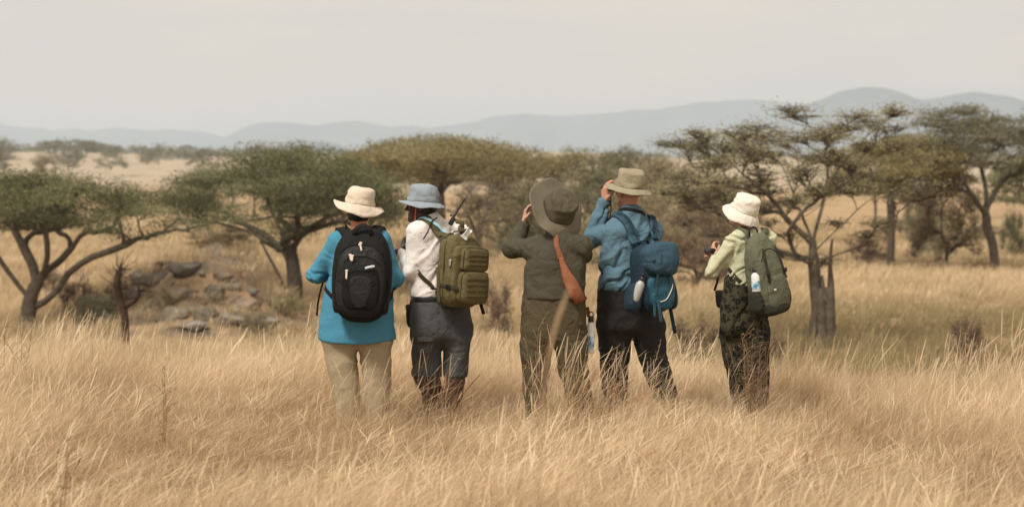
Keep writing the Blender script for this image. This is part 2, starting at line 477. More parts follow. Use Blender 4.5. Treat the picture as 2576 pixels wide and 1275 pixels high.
hill([(1700, 420), (1900, 330), (1980, 285), (2030, 262), (2080, 240), (2140, 227), (2200, 226), (2280, 230), (2310, 240), (2340, 244), (2400, 232), (2470, 226), (2530, 240),
      (2580, 262), (2700, 300), (3000, 330), (3400, 400)], 5200, 800, 3, m_hill)
hill([(740, 390), (790, 362), (820, 354), (850, 362), (900, 390)], 4200, 300, 5, m_hill)

# the hazy air
def haze_box():
    m, nt, out = nmat("hazy_air")
    v = nt.nodes.new("ShaderNodeVolumePrincipled")
    v.inputs['Color'].default_value = (.75, .87, 1.0, 1)
    v.inputs['Density'].default_value = 1.9e-4
    v.inputs['Anisotropy'].default_value = 0.25
    nt.links.new(v.outputs[0], out.inputs['Volume'])
    x0, x1, y0, y1, z0, z1 = -3900, 3900, -400, 9800, -25, 420
    V = [(x, y, z) for x in (x0, x1) for y in (y0, y1) for z in (z0, z1)]
    F = [(0, 1, 3, 2), (4, 6, 7, 5), (0, 4, 5, 1), (2, 3, 7, 6), (0, 2, 6, 4), (1, 5, 7, 3)]
    o = obj("haze", V, F, m, None, False)
    tag(o, None, None, None, "stuff")
haze_box()

# ------------------------------------------------------------------ grass
def grass_patch(name, mat, n, rad, hmin, hmax, w, lean, segs=4, seed=0, head=0.3, fluff=0.0, tint=(0, 1)):
    """one tuft of dry stems; some carry a feathery seed head"""
    g = np.random.default_rng(seed)
    V = []; F = []; T = []; H = []; k = 0
    for i in range(n):
        a = g.uniform(0, 2 * math.pi); rr = rad * math.sqrt(g.uniform())
        bx, by = rr * math.cos(a), rr * math.sin(a)
        h = g.uniform(hmin, hmax) * (1 - .25 * (rr / rad) ** 2)
        la = g.normal(0, 1.1)                       # lean mostly to +x (the wind)
        lx, ly = math.cos(la), math.sin(la)
        ln = abs(g.normal(lean, lean * .6)) * h
        cur = g.uniform(.8, 2.6)
        fa = g.uniform(0, math.pi); fx, fy = math.cos(fa), math.sin(fa)
        ww = w * g.uniform(.6, 1.3); tt = g.uniform(*tint)
        hd = g.uniform() < head
        wob = g.normal(0, .012, 2)
        for s in range(segs + 1):
            t = s / segs
            off = ln * t ** cur
            x = bx + lx * off + wob[0] * math.sin(t * 5); y = by + ly * off + wob[1] * math.sin(t * 5)
            z = h * t * (1 - .35 * min(1, (ln / h) ** 2) * t)
            wd = ww * (1 - .75 * t) / 2
            if hd and s >= segs - 1: wd = ww * (1.15 if s == segs - 1 else .5)
            V.append((x - fx * wd, y - fy * wd, z)); V.append((x + fx * wd, y + fy * wd, z))
            T += [tt + (.25 if hd and s >= segs - 1 else 0)] * 2; H += [min(1, t * 1.5)] * 2
        for s in range(segs):
            F.append((k + 2 * s, k + 2 * s + 1, k + 2 * s + 3, k + 2 * s + 2))
        k += 2 * (segs + 1)
        if hd:                                       # spikelets on the head
            for q in range(4):
                t = 1 - .07 * q; off = ln * t ** cur
                p = np.array([bx + lx * off, by + ly * off, h * t * (1 - .35 * min(1, (ln / h) ** 2) * t)])
                d = np.array([lx * .6 + g.normal(0, .6), ly * .6 + g.normal(0, .6), g.uniform(.0, 1.0)]); d /= np.linalg.norm(d)
                e = p + d * g.uniform(.015, .04); sdv = np.cross(d, [fx, fy, .3]); sdv /= np.linalg.norm(sdv) + 1e-9; sdv *= ww * .38
                V += [tuple(p - sdv), tuple(p + sdv), tuple(e)]; F.append((k, k + 1, k + 2)); k += 3
                T += [tt + .2] * 3; H += [1] * 3
    me = bpy.data.meshes.new(name); me.from_pydata(V, [], F)
    for an, av in (("tint", T), ("hgt", H)):
        at = me.attributes.new(an, 'FLOAT', 'POINT'); at.data.foreach_set('value', np.clip(np.asarray(av, np.float32), 0, 1))
    me.materials.append(mat)
    return bpy.data.objects.new(name, me)
def scatter(name, label, coll, P, rot, scl, tone, idx):
    me = bpy.data.meshes.new(name); me.vertices.add(len(P)); me.vertices.foreach_set('co', np.asarray(P, np.float32).ravel())
    a = me.attributes.new('rot', 'FLOAT_VECTOR', 'POINT'); a.data.foreach_set('vector', np.asarray(rot, np.float32).ravel())
    a = me.attributes.new('scl', 'FLOAT_VECTOR', 'POINT'); a.data.foreach_set('vector', np.asarray(scl, np.float32).ravel())
    a = me.attributes.new('tone', 'FLOAT', 'POINT'); a.data.foreach_set('value', np.asarray(tone, np.float32))
    a = me.attributes.new('idx', 'INT', 'POINT'); a.data.foreach_set('value', np.asarray(idx, np.int32))
    o = bpy.data.objects.new(name, me); COL.objects.link(o)
    ng = bpy.data.node_groups.new(name + "_nodes", 'GeometryNodeTree')
    ng.interface.new_socket('Geometry', in_out='INPUT', socket_type='NodeSocketGeometry')
    ng.interface.new_socket('Geometry', in_out='OUTPUT', socket_type='NodeSocketGeometry')
    N = ng.nodes.new; K = ng.links.new
    gi = N('NodeGroupInput'); go = N('NodeGroupOutput'); ip = N('GeometryNodeInstanceOnPoints')
    ci = N('GeometryNodeCollectionInfo'); ci.inputs['Collection'].default_value = coll
    ci.inputs['Separate Children'].default_value = True; ci.inputs['Reset Children'].default_value = True
    def na(nm, t):
        n = N('GeometryNodeInputNamedAttribute'); n.data_type = t; n.inputs['Name'].default_value = nm
        return n.outputs['Attribute']
    ip.inputs['Pick Instance'].default_value = True
    K(gi.outputs[0], ip.inputs['Points']); K(ci.outputs[0], ip.inputs['Instance'])
    K(na('idx', 'INT'), ip.inputs['Instance Index']); K(na('rot', 'FLOAT_VECTOR'), ip.inputs['Rotation']); K(na('scl', 'FLOAT_VECTOR'), ip.inputs['Scale'])
    K(ip.outputs[0], go.inputs[0])
    md = o.modifiers.new('scatter', 'NODES'); md.node_group = ng
    tag(o, label, None, None, "stuff")
    return o

m_grass = blade_mat("dry_grass_blades", (.50, .355, .205), (.89, .74, .525), (.28, .175, .095), .4, .46)  # root colour darkened to paint shade between the stems
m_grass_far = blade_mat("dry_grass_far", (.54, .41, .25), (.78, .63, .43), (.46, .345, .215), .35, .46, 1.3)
gcol = bpy.data.collections.new("grass_sources")
k = 0
for i in range(3):
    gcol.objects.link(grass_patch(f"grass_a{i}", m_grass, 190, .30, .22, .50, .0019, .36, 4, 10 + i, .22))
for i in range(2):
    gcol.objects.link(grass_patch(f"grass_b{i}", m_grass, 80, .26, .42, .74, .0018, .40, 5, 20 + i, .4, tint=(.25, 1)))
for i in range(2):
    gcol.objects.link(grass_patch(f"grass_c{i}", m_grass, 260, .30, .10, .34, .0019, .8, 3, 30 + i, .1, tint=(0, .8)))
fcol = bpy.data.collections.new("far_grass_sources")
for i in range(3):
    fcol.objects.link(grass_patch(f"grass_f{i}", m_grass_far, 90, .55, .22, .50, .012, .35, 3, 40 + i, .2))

def near_grass():
    g = np.random.default_rng(3)
    P = []; sp = .20
    for y in np.arange(3.2, 18.5, sp):
        w = .29 * y + 1.1
        for x in np.arange(-w, w, sp):
            P.append((x + g.uniform(-.11, .11), y + g.uniform(-.11, .11)))
    P = np.array(P)
    n1 = fbm(P[:, 0] * .9, P[:, 1] * .55, 0, 41, 3)
    n2 = fbm(P[:, 0] * .45, P[:, 1] * .3, 0, 45, 2)
    keep = g.uniform(size=len(P)) < np.clip(.92 + n1 * .5, .45, 1)
    P, n1, n2 = P[keep], n1[keep], n2[keep]
    n = len(P)
    s = np.clip(.84 + .32 * n2 + g.normal(0, .10, n), .5, 1.25)
    s *= np.where(P[:, 1] < 7.5, .92, 1.0)
    # trodden and shorter round the people
    tr = np.clip((P[:, 1] - 8.0) / 1.6, 0, 1) * np.clip((14.6 - P[:, 1]) / 1.2, 0, 1) * np.clip((2.9 - np.abs(P[:, 0] - .15)) / 1.0, 0, 1)
    s *= 1 - .33 * tr
    s *= 1 - .14 * np.clip((P[:, 1] - 14.0) / 1.5, 0, 1) * (P[:, 1] < 16.6)
    idx = g.choice([0, 1, 2, 3, 4, 5, 6], n, p=[.2, .2, .2, .08, .08, .12, .12])
    idx = np.where((tr > .4) & (idx > 2) & (idx < 5), 5, idx)
    tone = np.clip(.66 + .9 * n1 + .25 * n2 + g.normal(0, .16, n) + .15 * tr, 0, 1)
    rot = np.stack([g.normal(0, .07, n), g.normal(.10, .08, n), g.normal(0, .55, n)], -1)
    sc3 = np.stack([g.uniform(.9, 1.15, n)] * 2 + [s], -1)
    z = ground_z(P[:, 0], P[:, 1]) - .02
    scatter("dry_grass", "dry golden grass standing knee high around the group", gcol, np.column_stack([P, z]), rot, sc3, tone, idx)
def far_grass():
    g = np.random.default_rng(4)
    P = []; y = 18.0
    while y < 150:
        sp = .34 + (y - 18) * .011
        w = .31 * y + 2
        for x in np.arange(-w, w, sp):
            P.append((x + g.uniform(-.5, .5) * sp, y + g.uniform(-.5, .5) * sp, sp))
        y += sp
    P = np.array(P)
    n1 = .55 * fbm(P[:, 0] * .16, P[:, 1] * .11, 0, 51, 3) + .6 * fbm(P[:, 0] * .045, P[:, 1] * .16, 0, 57, 3)
    ratio = P[:, 0] / P[:, 1]
    bank = np.exp(-((ratio + .17) / .06) ** 2) * ((P[:, 1] > 44) & (P[:, 1] < 62))
    keep = (g.uniform(size=len(P)) < np.clip(.75 + n1 * .8, .12, 1)) & (g.uniform(size=len(P)) > bank * .4)
    P, n1 = P[keep], n1[keep]; n = len(P)
    s = np.clip(.95 + .5 * n1 + g.normal(0, .15, n), .4, 1.5)
    rot = np.stack([g.normal(0, .06, n), g.normal(.06, .06, n), g.normal(0, .8, n)], -1)
    wd = np.clip(P[:, 2] * 1.6, .8, 2.6)
    sc3 = np.stack([wd, wd, s * (1 + (P[:, 1] > 60) * .15)], -1)
    tone = np.clip(.62 + .7 * n1 + g.normal(0, .15, n) - .75 * np.clip((P[:, 0] / P[:, 1] - .06) / .05, 0, 1) * np.clip((54 - P[:, 1]) / 10, 0, 1), 0, 1)
    scatter("distant_dry_grass", "dry grass covering the valley and slope beyond", fcol, np.column_stack([P[:, :2], ground_z(P[:, 0], P[:, 1]) - .03]), rot, sc3, tone, g.integers(0, 3, n))
near_grass(); far_grass()
# ------------------------------------------------------------------ trees and bushes
m_bark = rock_mat("acacia_bark", (.06, .049, .036), (.17, .14, .105), 6.0, 1.0)
m_bark_grey = rock_mat("grey_bark", (.07, .056, .042), (.21, .172, .13), 5.0, 1.0)
m_bark_dead = rock_mat("dead_bark", (.035, .022, .015), (.09, .055, .038), 7.0, 1.0)
m_leaf_green = leaf_mat("acacia_leaves", (.062, .068, .032), (.315, .315, .172), .28)  # dark end lowered: shade of the crown undersides put into the leaf colour
m_leaf_olive = leaf_mat("olive_acacia_leaves", (.15, .132, .064), (.36, .31, .16), .3)
m_leaf_brown = leaf_mat("brown_twig_leaves", (.20, .165, .10), (.44, .37, .235), .35)
m_leaf_thin = leaf_mat('thin_olive_leaves', (.19, .182, .095), (.52, .485, .27), .42)
m_leaf_grey = leaf_mat("grey_green_leaves", (.115, .112, .066), (.33, .305, .19), .33)
m_leaf_dry = leaf_mat("dry_brown_leaves", (.15, .105, .068), (.32, .235, .16), .32)

class Tree:
    """skeleton that grows towards target points; radii follow the load carried"""
    def __init__(s, seed):
        s.g = np.random.default_rng(seed); s.P = []; s.par = []; s.load = []; s.dist = []
        s.leaf = []        # (centre, rx, ry, rz, count)
        s.minr = {}
    def chain(s, pts, parent=-1, n=None, wob=0.0):
        pts = smooth_path(pts, n or max(4, len(pts) * 4))
        g = s.g
        L = np.linalg.norm(pts[-1] - pts[0])
        w = np.cumsum(g.normal(0, 1, pts.shape), axis=0); w -= np.linspace(0, 1, len(pts))[:, None] * w[-1]
        pts = pts + w * wob * L / math.sqrt(len(pts))
        ids = []
        first = 1 if parent >= 0 else 0
        for i in range(first, len(pts)):
            s.P.append(pts[i]); s.par.append(parent); s.load.append(0.0)
            s.dist.append(0 if parent < 0 else s.dist[parent] + np.linalg.norm(pts[i] - s.P[parent]))
            parent = len(s.P) - 1; ids.append(parent)
        return ids
    def grow(s, tgt, rise=.35, wob=.05, n=6, lo=0, pen=.35):
        """limb from the best existing node to tgt, leaving along its parent's direction and flattening out"""
        A = np.array(s.P[lo:]); tgt = np.asarray(tgt, float)
        d = np.linalg.norm(A - tgt, axis=1)
        down = np.clip(A[:, 2] - tgt[2] + .05, 0, None)
        c = d + pen * np.array(s.dist[lo:]) * .5 + down * 3.0
        j = int(np.argmin(c)) + lo
        a = s.P[j]; v = tgt - a
        p = s.par[j]
        t0 = (s.P[j] - s.P[p]) if p >= 0 else np.array([0, 0, 1.0]); t0 = t0 / (np.linalg.norm(t0) + 1e-9)
        Ld = np.linalg.norm(v)
        m1 = a + v * .33 + t0 * Ld * .12 + np.array([0, 0, rise * Ld * .12])
        m2 = a + v * .68 + np.array([0, 0, rise * Ld * .10])
        return s.chain([a, m1, m2, tgt], j, n, wob)
    def add_load(s, i, w):
        while i >= 0:
            s.load[i] += w; i = s.par[i]
    def wood(s, r_trunk, exp=.5, rmin=.012, sides=7, mb=None, flare=None):
        mx = max(s.load)
        n = len(s.P)
        rad = [max(rmin, r_trunk * (l / mx) ** exp) for l in s.load]
        for k, v in s.minr.items(): rad[k] = max(rad[k], v)
        kids = [[] for _ in range(n)]
        for i, p in enumerate(s.par):
            if p >= 0: kids[p].append(i)
        mb = mb or MB()
        starts = [i for i in range(n) if s.par[i] < 0]
        stack = [(i, None) for i in starts]
        while stack:
            i, p = stack.pop()
            pts = []; rr = []
            if p is not None: pts.append(s.P[p]); rr.append(min(rad[p], rad[i] * 1.25))
            j = i
            while True:
                pts.append(s.P[j]); rr.append(rad[j])
                ks = sorted(kids[j], key=lambda q: -s.load[q])
                if not ks: break
                stack += [(q, j) for q in ks[1:]]
                j = ks[0]
            if len(pts) >= 2:
                rr[-1] *= .6
                sd = sides if max(rr) > .05 else (5 if max(rr) > .025 else 3)
                mb.add(*tube(pts, rr, sd))
        return mb
def leaf_quads(g, centers, size, flat=.5, tint=None):
    """leaf sprays: small bent quads with random direction, flatter than upright"""
    n = len(centers)
    a = g.uniform(0, 2 * math.pi, n)
    d = np.stack([np.cos(a), np.sin(a), g.normal(0, flat, n)], -1); d /= np.linalg.norm(d, axis=1)[:, None]
    r = g.normal(size=(n, 3)); r[:, 2] *= .6
    sd = np.cross(d, r); sd /= np.linalg.norm(sd, axis=1)[:, None] + 1e-9
    ln = size * g.uniform(.6, 1.5, n)[:, None]; wd = ln * g.uniform(.25, .5, n)[:, None]
    c = centers
    V = np.stack([c - d * ln * .5, c + sd * wd * .5, c + d * ln * .5, c - sd * wd * .5], 1).reshape(-1, 3)
    F = np.arange(n * 4).reshape(n, 4)
    return V, F
def pad_points(g, c, rx, ry, rz, n):
    """points in a flat dome, denser towards its upper skin and edge"""
    p = g.normal(size=(n, 3)); p /= np.linalg.norm(p, axis=1)[:, None]
    p[:, 2] = np.where(p[:, 2] < 0, p[:, 2] * .35, p[:, 2])
    p *= (g.uniform(0, 1, n) ** .4)[:, None]
    return np.asarray(c) + p * np.array([rx, ry, rz])
def crown_mesh(g, pads, size, flat=.5, clump=9, spread=.16):
    C = []; T = []
    for c, rx, ry, rz, n, tn in pads:
        k = max(1, n // clump)
        cc = pad_points(g, c, rx, ry, rz, k)
        pp = np.repeat(cc, clump, 0) + g.normal(size=(k * clump, 3)) * np.array([spread, spread, spread * .45]) * min(1, rx / .5)
        C.append(pp); T.append(np.clip(tn + np.repeat(g.normal(0, .18, k), clump) + g.normal(0, .15, k * clump), 0, 1))
    C = np.concatenate(C); T = np.concatenate(T)
    V, F = leaf_quads(g, C, size, flat)
    return V, F, np.repeat(T, 4)

def build_tree(name, label, cat, tree, base, r_trunk, pads, leafsize, m_wood, m_leaf, group=None, exp=.5, flat=.5, rmin=.012, twigs=None, clump=9, spread=.16, extra=None):
    t = thing(name, label, cat, base, group)
    mb = tree.wood(r_trunk, exp, rmin)
    if extra: extra(mb)
    if twigs is not None:
        for a, b in twigs: mb.add(*tube([a, (a + b) / 2 + tree.g.normal(0, .03, 3), b], [rmin * .9, rmin * .75, rmin * .4], 3, False))
    mb.build("trunk", m_wood, t)
    V, F, T = crown_mesh(tree.g, pads, leafsize, flat, clump, spread)
    obj("crown", V, F, m_leaf, t, False, {"tint": T})
    return t

def umbrella(name, label, Y, trunk, outline, depth, npads, leaves, r_trunk, m_leaf, m_wood=m_bark, seed=1, pad=(.45, .95), thick=.28, leafsize=.064, extra_pads=(),
             exp=.52, dome=.5, group=None, cat="tree", limbs=(), tone=(.3, .75), clump=9, spread=.13, rise=.35, twign=0, flat=.5, rmin=.012, lowfrac=.25):
    """acacia whose trunk polylines and crown outline are given as photo positions at distance Y"""
    tr = Tree(seed); g = tr.g
    base = W(trunk[0][0], trunk[0][1], Y); base.z = gz(base.x, base.y)
    pts = [np.array(base) - np.array([0, 0, .3])] + [np.array(W(c, r, Y + dy)) for c, r, dy in trunk[1:]]
    tr.chain(pts, -1, 10, .01)
    ids = [len(tr.P) - 1]
    for lm in limbs:
        q = [np.array(W(c, r, Y + dy)) for c, r, dy in lm]
        A = np.array(tr.P); j = int(np.argmin(np.linalg.norm(A - q[0], axis=1)))
        tr.chain([tr.P[j]] + q[1:], j, 9, .02)
    cs = np.array([o[0] for o in outline], float); top = np.array([o[1] for o in outline], float); bot = np.array([o[2] for o in outline], float)
    mid = (cs[0] + cs[-1]) / 2; half = (cs[-1] - cs[0]) / 2
    pads = []
    for i in range(npads):
        for _ in range(50):
            u = g.uniform(-1, 1); v = g.uniform(-1, 1)
            if u * u + v * v < 1: break
        c = mid + u * half
        t_, b_ = np.interp(c, cs, top), np.interp(c, cs, bot)
        q = math.sqrt(max(0, 1 - u * u)) + 1e-3
        edge = abs(v) / 1.0
        lowered = (b_ - t_) * dome * (v * v)
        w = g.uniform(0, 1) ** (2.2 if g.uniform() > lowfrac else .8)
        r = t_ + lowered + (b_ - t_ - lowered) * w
        p = np.array(W(c, r, Y + v * depth))
        rx = g.uniform(*pad) * (.75 + .25 * q); rz = thick * g.uniform(.7, 1.25)
        p[2] -= rz * .75
        tn = g.uniform(*tone) + .12 * (1 - w)  # upper pads tinted paler, painting light on the crown top
        pads.append((p, rx, rx * g.uniform(.8, 1.1), rz, leaves, tn))
    for c, r, dy, hw, n in extra_pads:
        p = np.array(W(c, r, Y + dy)); pads.append((p, hw, hw, thick * .8, n, np.mean(tone)))
    order = np.argsort([np.linalg.norm(p[0] - tr.P[ids[0]]) for p in pads])
    lo = max(0, ids[0] - 3)
    twigs = []
    for i in order:
        c, rx, ry, rz, n, tn = pads[i]
        L_ = tr.grow(c - np.array([0, 0, rz * .3]), rise, .05, 6, lo)
        tr.add_load(L_[-1], 1.0)
        for k in range(4):
            e = pad_points(g, c, rx * .9, ry * .9, rz * .8, 1)[0]
            q = tr.chain([tr.P[L_[-2]], (tr.P[L_[-2]] + e) / 2 + np.array([0, 0, .03]), e], L_[-2], 4, .06)
            tr.add_load(q[-1], .15)
        for k in range(twign):
            e = pad_points(g, c, rx, ry, rz * 1.1, 1)[0]
            s0 = tr.P[L_[g.integers(len(L_))]] if g.uniform() < .5 else pad_points(g, c, rx * .6, ry * .6, rz * .6, 1)[0]
            twigs.append((np.array(s0), e))
    return build_tree(name, label, cat, tr, base, r_trunk, pads, leafsize, m_wood, m_leaf, group, exp, flat, rmin, twigs, clump, spread), tr

# left acacia, its low limb reaching right
umbrella("acacia_tree", "flat topped green acacia at the left edge with one long low limb reaching right", 50.0,
         [(68, 812, 0), (78, 745, 0), (108, 690, 0)],
         [(-190, 470, 540), (-60, 430, 545), (60, 428, 548), (200, 430, 560), (280, 446, 545), (330, 476, 530), (370, 500, 520)], 3.2, 52, 1150, .22, m_leaf_green,
         seed=11, limbs=[[(72, 790, 0), (130, 740, -.1), (175, 680, -.2), (225, 645, -.3), (300, 622, -.4), (345, 600, -.4)],
                         [(76, 750, 0), (20, 680, .3), (-30, 610, .3)], [(90, 715, 0), (75, 655, .5), (40, 585, .6)], [(108, 690, 0), (165, 640, 0), (215, 575, .2)],
                         [(108, 690, 0), (120, 640, -.5), (115, 580, -.6)]],
         extra_pads=[(375, 590, -.4, .75, 420), (310, 602, -.4, .5, 220), (430, 560, -.2, .8, 460), (480, 575, -.2, .7, 380), (520, 560, .2, .55, 260), (250, 575, .3, .5, 160), (440, 530, .3, .7, 300)],
         pad=(.6, 1.25), thick=.36, tone=(.1, .85))
# second acacia, in the left centre
umbrella("acacia_tree", "full grey green umbrella acacia behind the black backpack", 58.0,
         [(742, 800, 0), (742, 720, 0), (735, 640, 0)],
         [(435, 470, 518), (480, 425, 525), (540, 388, 530), (620, 364, 540), (720, 356, 545), (820, 366, 540), (910, 400, 535), (970, 440, 525), (1010, 472, 515)], 4.4, 84, 1450, .24, m_leaf_green,
         seed=22, limbs=[[(735, 640, 0), (690, 585, -.3), (640, 535, -.5)], [(735, 640, 0), (765, 590, -.2), (830, 545, -.4), (900, 510, -.4)],
                         [(735, 650, 0), (720, 600, .6), (690, 545, 1.0)], [(735, 640, 0), (745, 580, .8), (760, 530, 1.2)],
                         [(742, 690, .2), (700, 620, .4), (600, 555, .6)]],
         extra_pads=[(665, 600, -.4, .6, 260), (640, 580, -.2, .5, 200), (690, 620, -.4, .45, 160), (1000, 500, .5, .8, 420), (440, 500, .2, .8, 420), (500, 520, .3, .6, 300)],
         pad=(.75, 1.45), thick=.52, dome=.35, tone=(.08, .85))
_t2 = bpy.data.objects.get('acacia_tree.001')
V, F = tube(smooth_path([W(740, 785, 57.9), W(722, 740, 57.8), W(700, 690, 57.7), W(668, 630, 57.6), W(650, 595, 57.6)], 16), np.linspace(.07, .025, 16), 6)
obj('side_stem', V, F, m_bark, _t2)
# wide olive acacia behind the man in grey hat
umbrella("acacia_tree", "wide olive topped acacia standing behind the man in the grey hat", 92.0,
         [(1110, 590, 0), (1108, 540, 0), (1105, 490, 0)],
         [(870, 395, 420), (950, 360, 425), (1030, 342, 430), (1110, 337, 432), (1200, 347, 430), (1290, 356, 430), (1370, 385, 425)], 6.5, 60, 800, .26, m_leaf_olive,
         seed=33, limbs=[[(1105, 490, 0), (1130, 455, .4), (1170, 415, .6), (1210, 385, .8)], [(1105, 490, 0), (1080, 445, .2), (1040, 410, .4)]],
         pad=(1.1, 2.2), thick=.62, tone=(.1, .9), leafsize=.13, dome=.3, spread=.25, extra_pads=[(960, 420, -1, 1.4, 480), (1300, 425, -1.5, 1.6, 560), (1240, 405, -1, 1.5, 500)])
# thin crowned acacia right of the woman in the white hat
def stub_extra(mb):
    pass
tree5, _t5 = umbrella("acacia_tree", "twiggy thin leaved acacia with a split grey trunk right of the white hat", 38.0,
         [(2062, 862, 0), (2054, 780, 0), (2046, 690, 0), (2044, 610, 0)],
         [(1640, 375, 520), (1700, 310, 520), (1780, 290, 520), (1860, 300, 520), (1920, 262, 510), (2000, 255, 500), (2090, 275, 500), (2180, 262, 470), (2265, 262, 420)], 2.6, 95, 285, .125, m_leaf_thin, m_bark_grey,
         seed=44, limbs=[[(2044, 610, 0), (1985, 560, -.2), (1930, 490, -.4), (1870, 440, -.5)], [(2044, 620, 0), (2020, 540, .3), (1995, 470, .5), (1960, 410, .4)],
                         [(2044, 610, 0), (2060, 540, .2), (2075, 470, .3), (2080, 400, .2)], [(2046, 640, 0), (2120, 560, -.2), (2185, 500, -.3), (2240, 470, -.2)],
                         [(2046, 660, 0), (1960, 640, -.6), (1900, 600, -.9), (1850, 570, -1.0), (1790, 520, -1.0)], [(2046, 665, 0), (2110, 640, .3), (2200, 610, .4)],
                         [(2075, 470, .3), (2120, 400, .3), (2190, 330, .2), (2250, 285, .1)], [(1870, 440, -.5), (1800, 380, -.4), (1730, 330, -.3)]],
         pad=(.35, .75), thick=.22, leafsize=.042, dome=.3, tone=(.2, .8), clump=7, spread=.12, twign=30, rmin=.010, lowfrac=.6, exp=.62,
         extra_pads=[(2300, 480, -.2, .6, 230), (2250, 500, -.2, .55, 200), (2330, 460, 0, .6, 220), (2210, 560, .3, .55, 220), (2180, 590, .4, .4, 120)] +
                    [(c, r, dy, .45, 90) for c, r, dy in ((1760, 520, -.8), (1850, 545, -.9), (1700, 470, -.6), (1820, 480, -.4), (1930, 560, -.6), (1980, 590, -.3), (2100, 560, .2), (1790, 590, -.8), (2020, 650, -.4), (2080, 655, .2), (1960, 640, -.5), (1720, 560, -.6))])
# the dead half of its trunk
mb = MB()
b5 = ORG[tree5.name]
def P38(c, r, dy=0): return np.array(W(c, r, 38.0 + dy))
mb.add(*tube(smooth_path([P38(2082, 890, -.12), P38(2086, 820, -.1), P38(2088, 760, -.08), P38(2090, 715, -.06), P38(2088, 660, 0), P38(2094, 600, 0)], 16), np.interp(np.linspace(0, 1, 16), [0, .3, .55, .75, 1], [.15, .115, .08, .045, .025]), 8))
mb.add(*tube(smooth_path([P38(2080, 770, -.1), P38(2070, 720, -.12), P38(2068, 692, -.12)], 8), np.linspace(.07, .025, 8), 6))
for i in range(7):
    a = i * .9; mb.add(*tube(smooth_path([np.array(b5) + np.array([.30 * math.cos(a) + .05, .26 * math.sin(a), -.15]), np.array(b5) + np.array([.17 * math.cos(a) + .05, .15 * math.sin(a), .5]), np.array(b5) + np.array([.10 * math.cos(a) + .02, .1 * math.sin(a), 1.2])], 8), np.linspace(.13, .06, 8), 6))
mb.build("dead_stem", m_bark_grey, tree5)
# tree behind it with dark trunk
umbrella("acacia_tree", "olive acacia with a thin dark trunk behind the split trunk acacia", 72.0,
         [(2238, 590, 0), (2237, 520, 0), (2236, 470, 0)],
         [(2080, 400, 470), (2160, 360, 468), (2240, 342, 470), (2330, 338, 472), (2420, 372, 470)], 4.0, 55, 650, .16, m_leaf_olive, seed=55, pad=(.7, 1.2), thick=.4, leafsize=.11, dome=.3)
# acacia with the leaning dark trunk on the right
umbrella("acacia_tree", "dark acacia with a leaning trunk on the open slope at the right", 72.0,
         [(2507, 672, 0), (2497, 620, 0), (2484, 580, 0), (2478, 530, 0)],
         [(2310, 285, 350), (2370, 262, 370), (2440, 262, 400), (2520, 275, 410), (2600, 255, 410), (2700, 270, 400), (2780, 300, 390)], 4.2, 80, 420, .18, m_leaf_grey, seed=66,
         limbs=[[(2478, 545, 0), (2450, 500, -.3), (2425, 460, -.4), (2395, 405, -.3)], [(2478, 530, 0), (2478, 470, .2), (2470, 410, .4), (2440, 350, .4)],
                [(2450, 500, -.3), (2415, 470, -.5), (2380, 455, -.6)], [(2478, 530, 0), (2510, 470, .4), (2560, 400, .6)]],
         pad=(.6, 1.15), thick=.34, leafsize=.085, tone=(.1, .55), twign=8, rmin=.014, extra_pads=[(2390, 360, 0, .9, 240), (2440, 400, -.5, .9, 230), (2370, 470, -.6, .6, 110)])
umbrella("acacia_tree", "green acacia low at the right edge behind the leaning trunk", 88.0,
         [(2620, 560, 0), (2615, 520, 0), (2610, 490, 0)],
         [(2500, 440, 490), (2560, 400, 490), (2640, 380, 490), (2760, 400, 490)], 4.0, 40, 700, .17, m_leaf_green, seed=77, pad=(.8, 1.4), thick=.45, leafsize=.12, dome=.3)

umbrella("sapling", "nearly bare brown sapling with thin forked stems behind the radio aerial", 62.0,
         [(1214, 650, 0), (1206, 580, 0), (1196, 530, 0)], [(1120, 470, 540), (1180, 440, 540), (1250, 440, 540), (1320, 475, 540)], 1.6, 22, 80, .07, m_leaf_brown, m_bark_grey, seed=88,
         limbs=[[(1206, 580, 0), (1222, 540, .1), (1240, 490, .2)], [(1210, 620, 0), (1190, 570, .1), (1170, 510, .1)]], pad=(.3, .6), thick=.25, leafsize=.07, twign=16, rmin=.010)
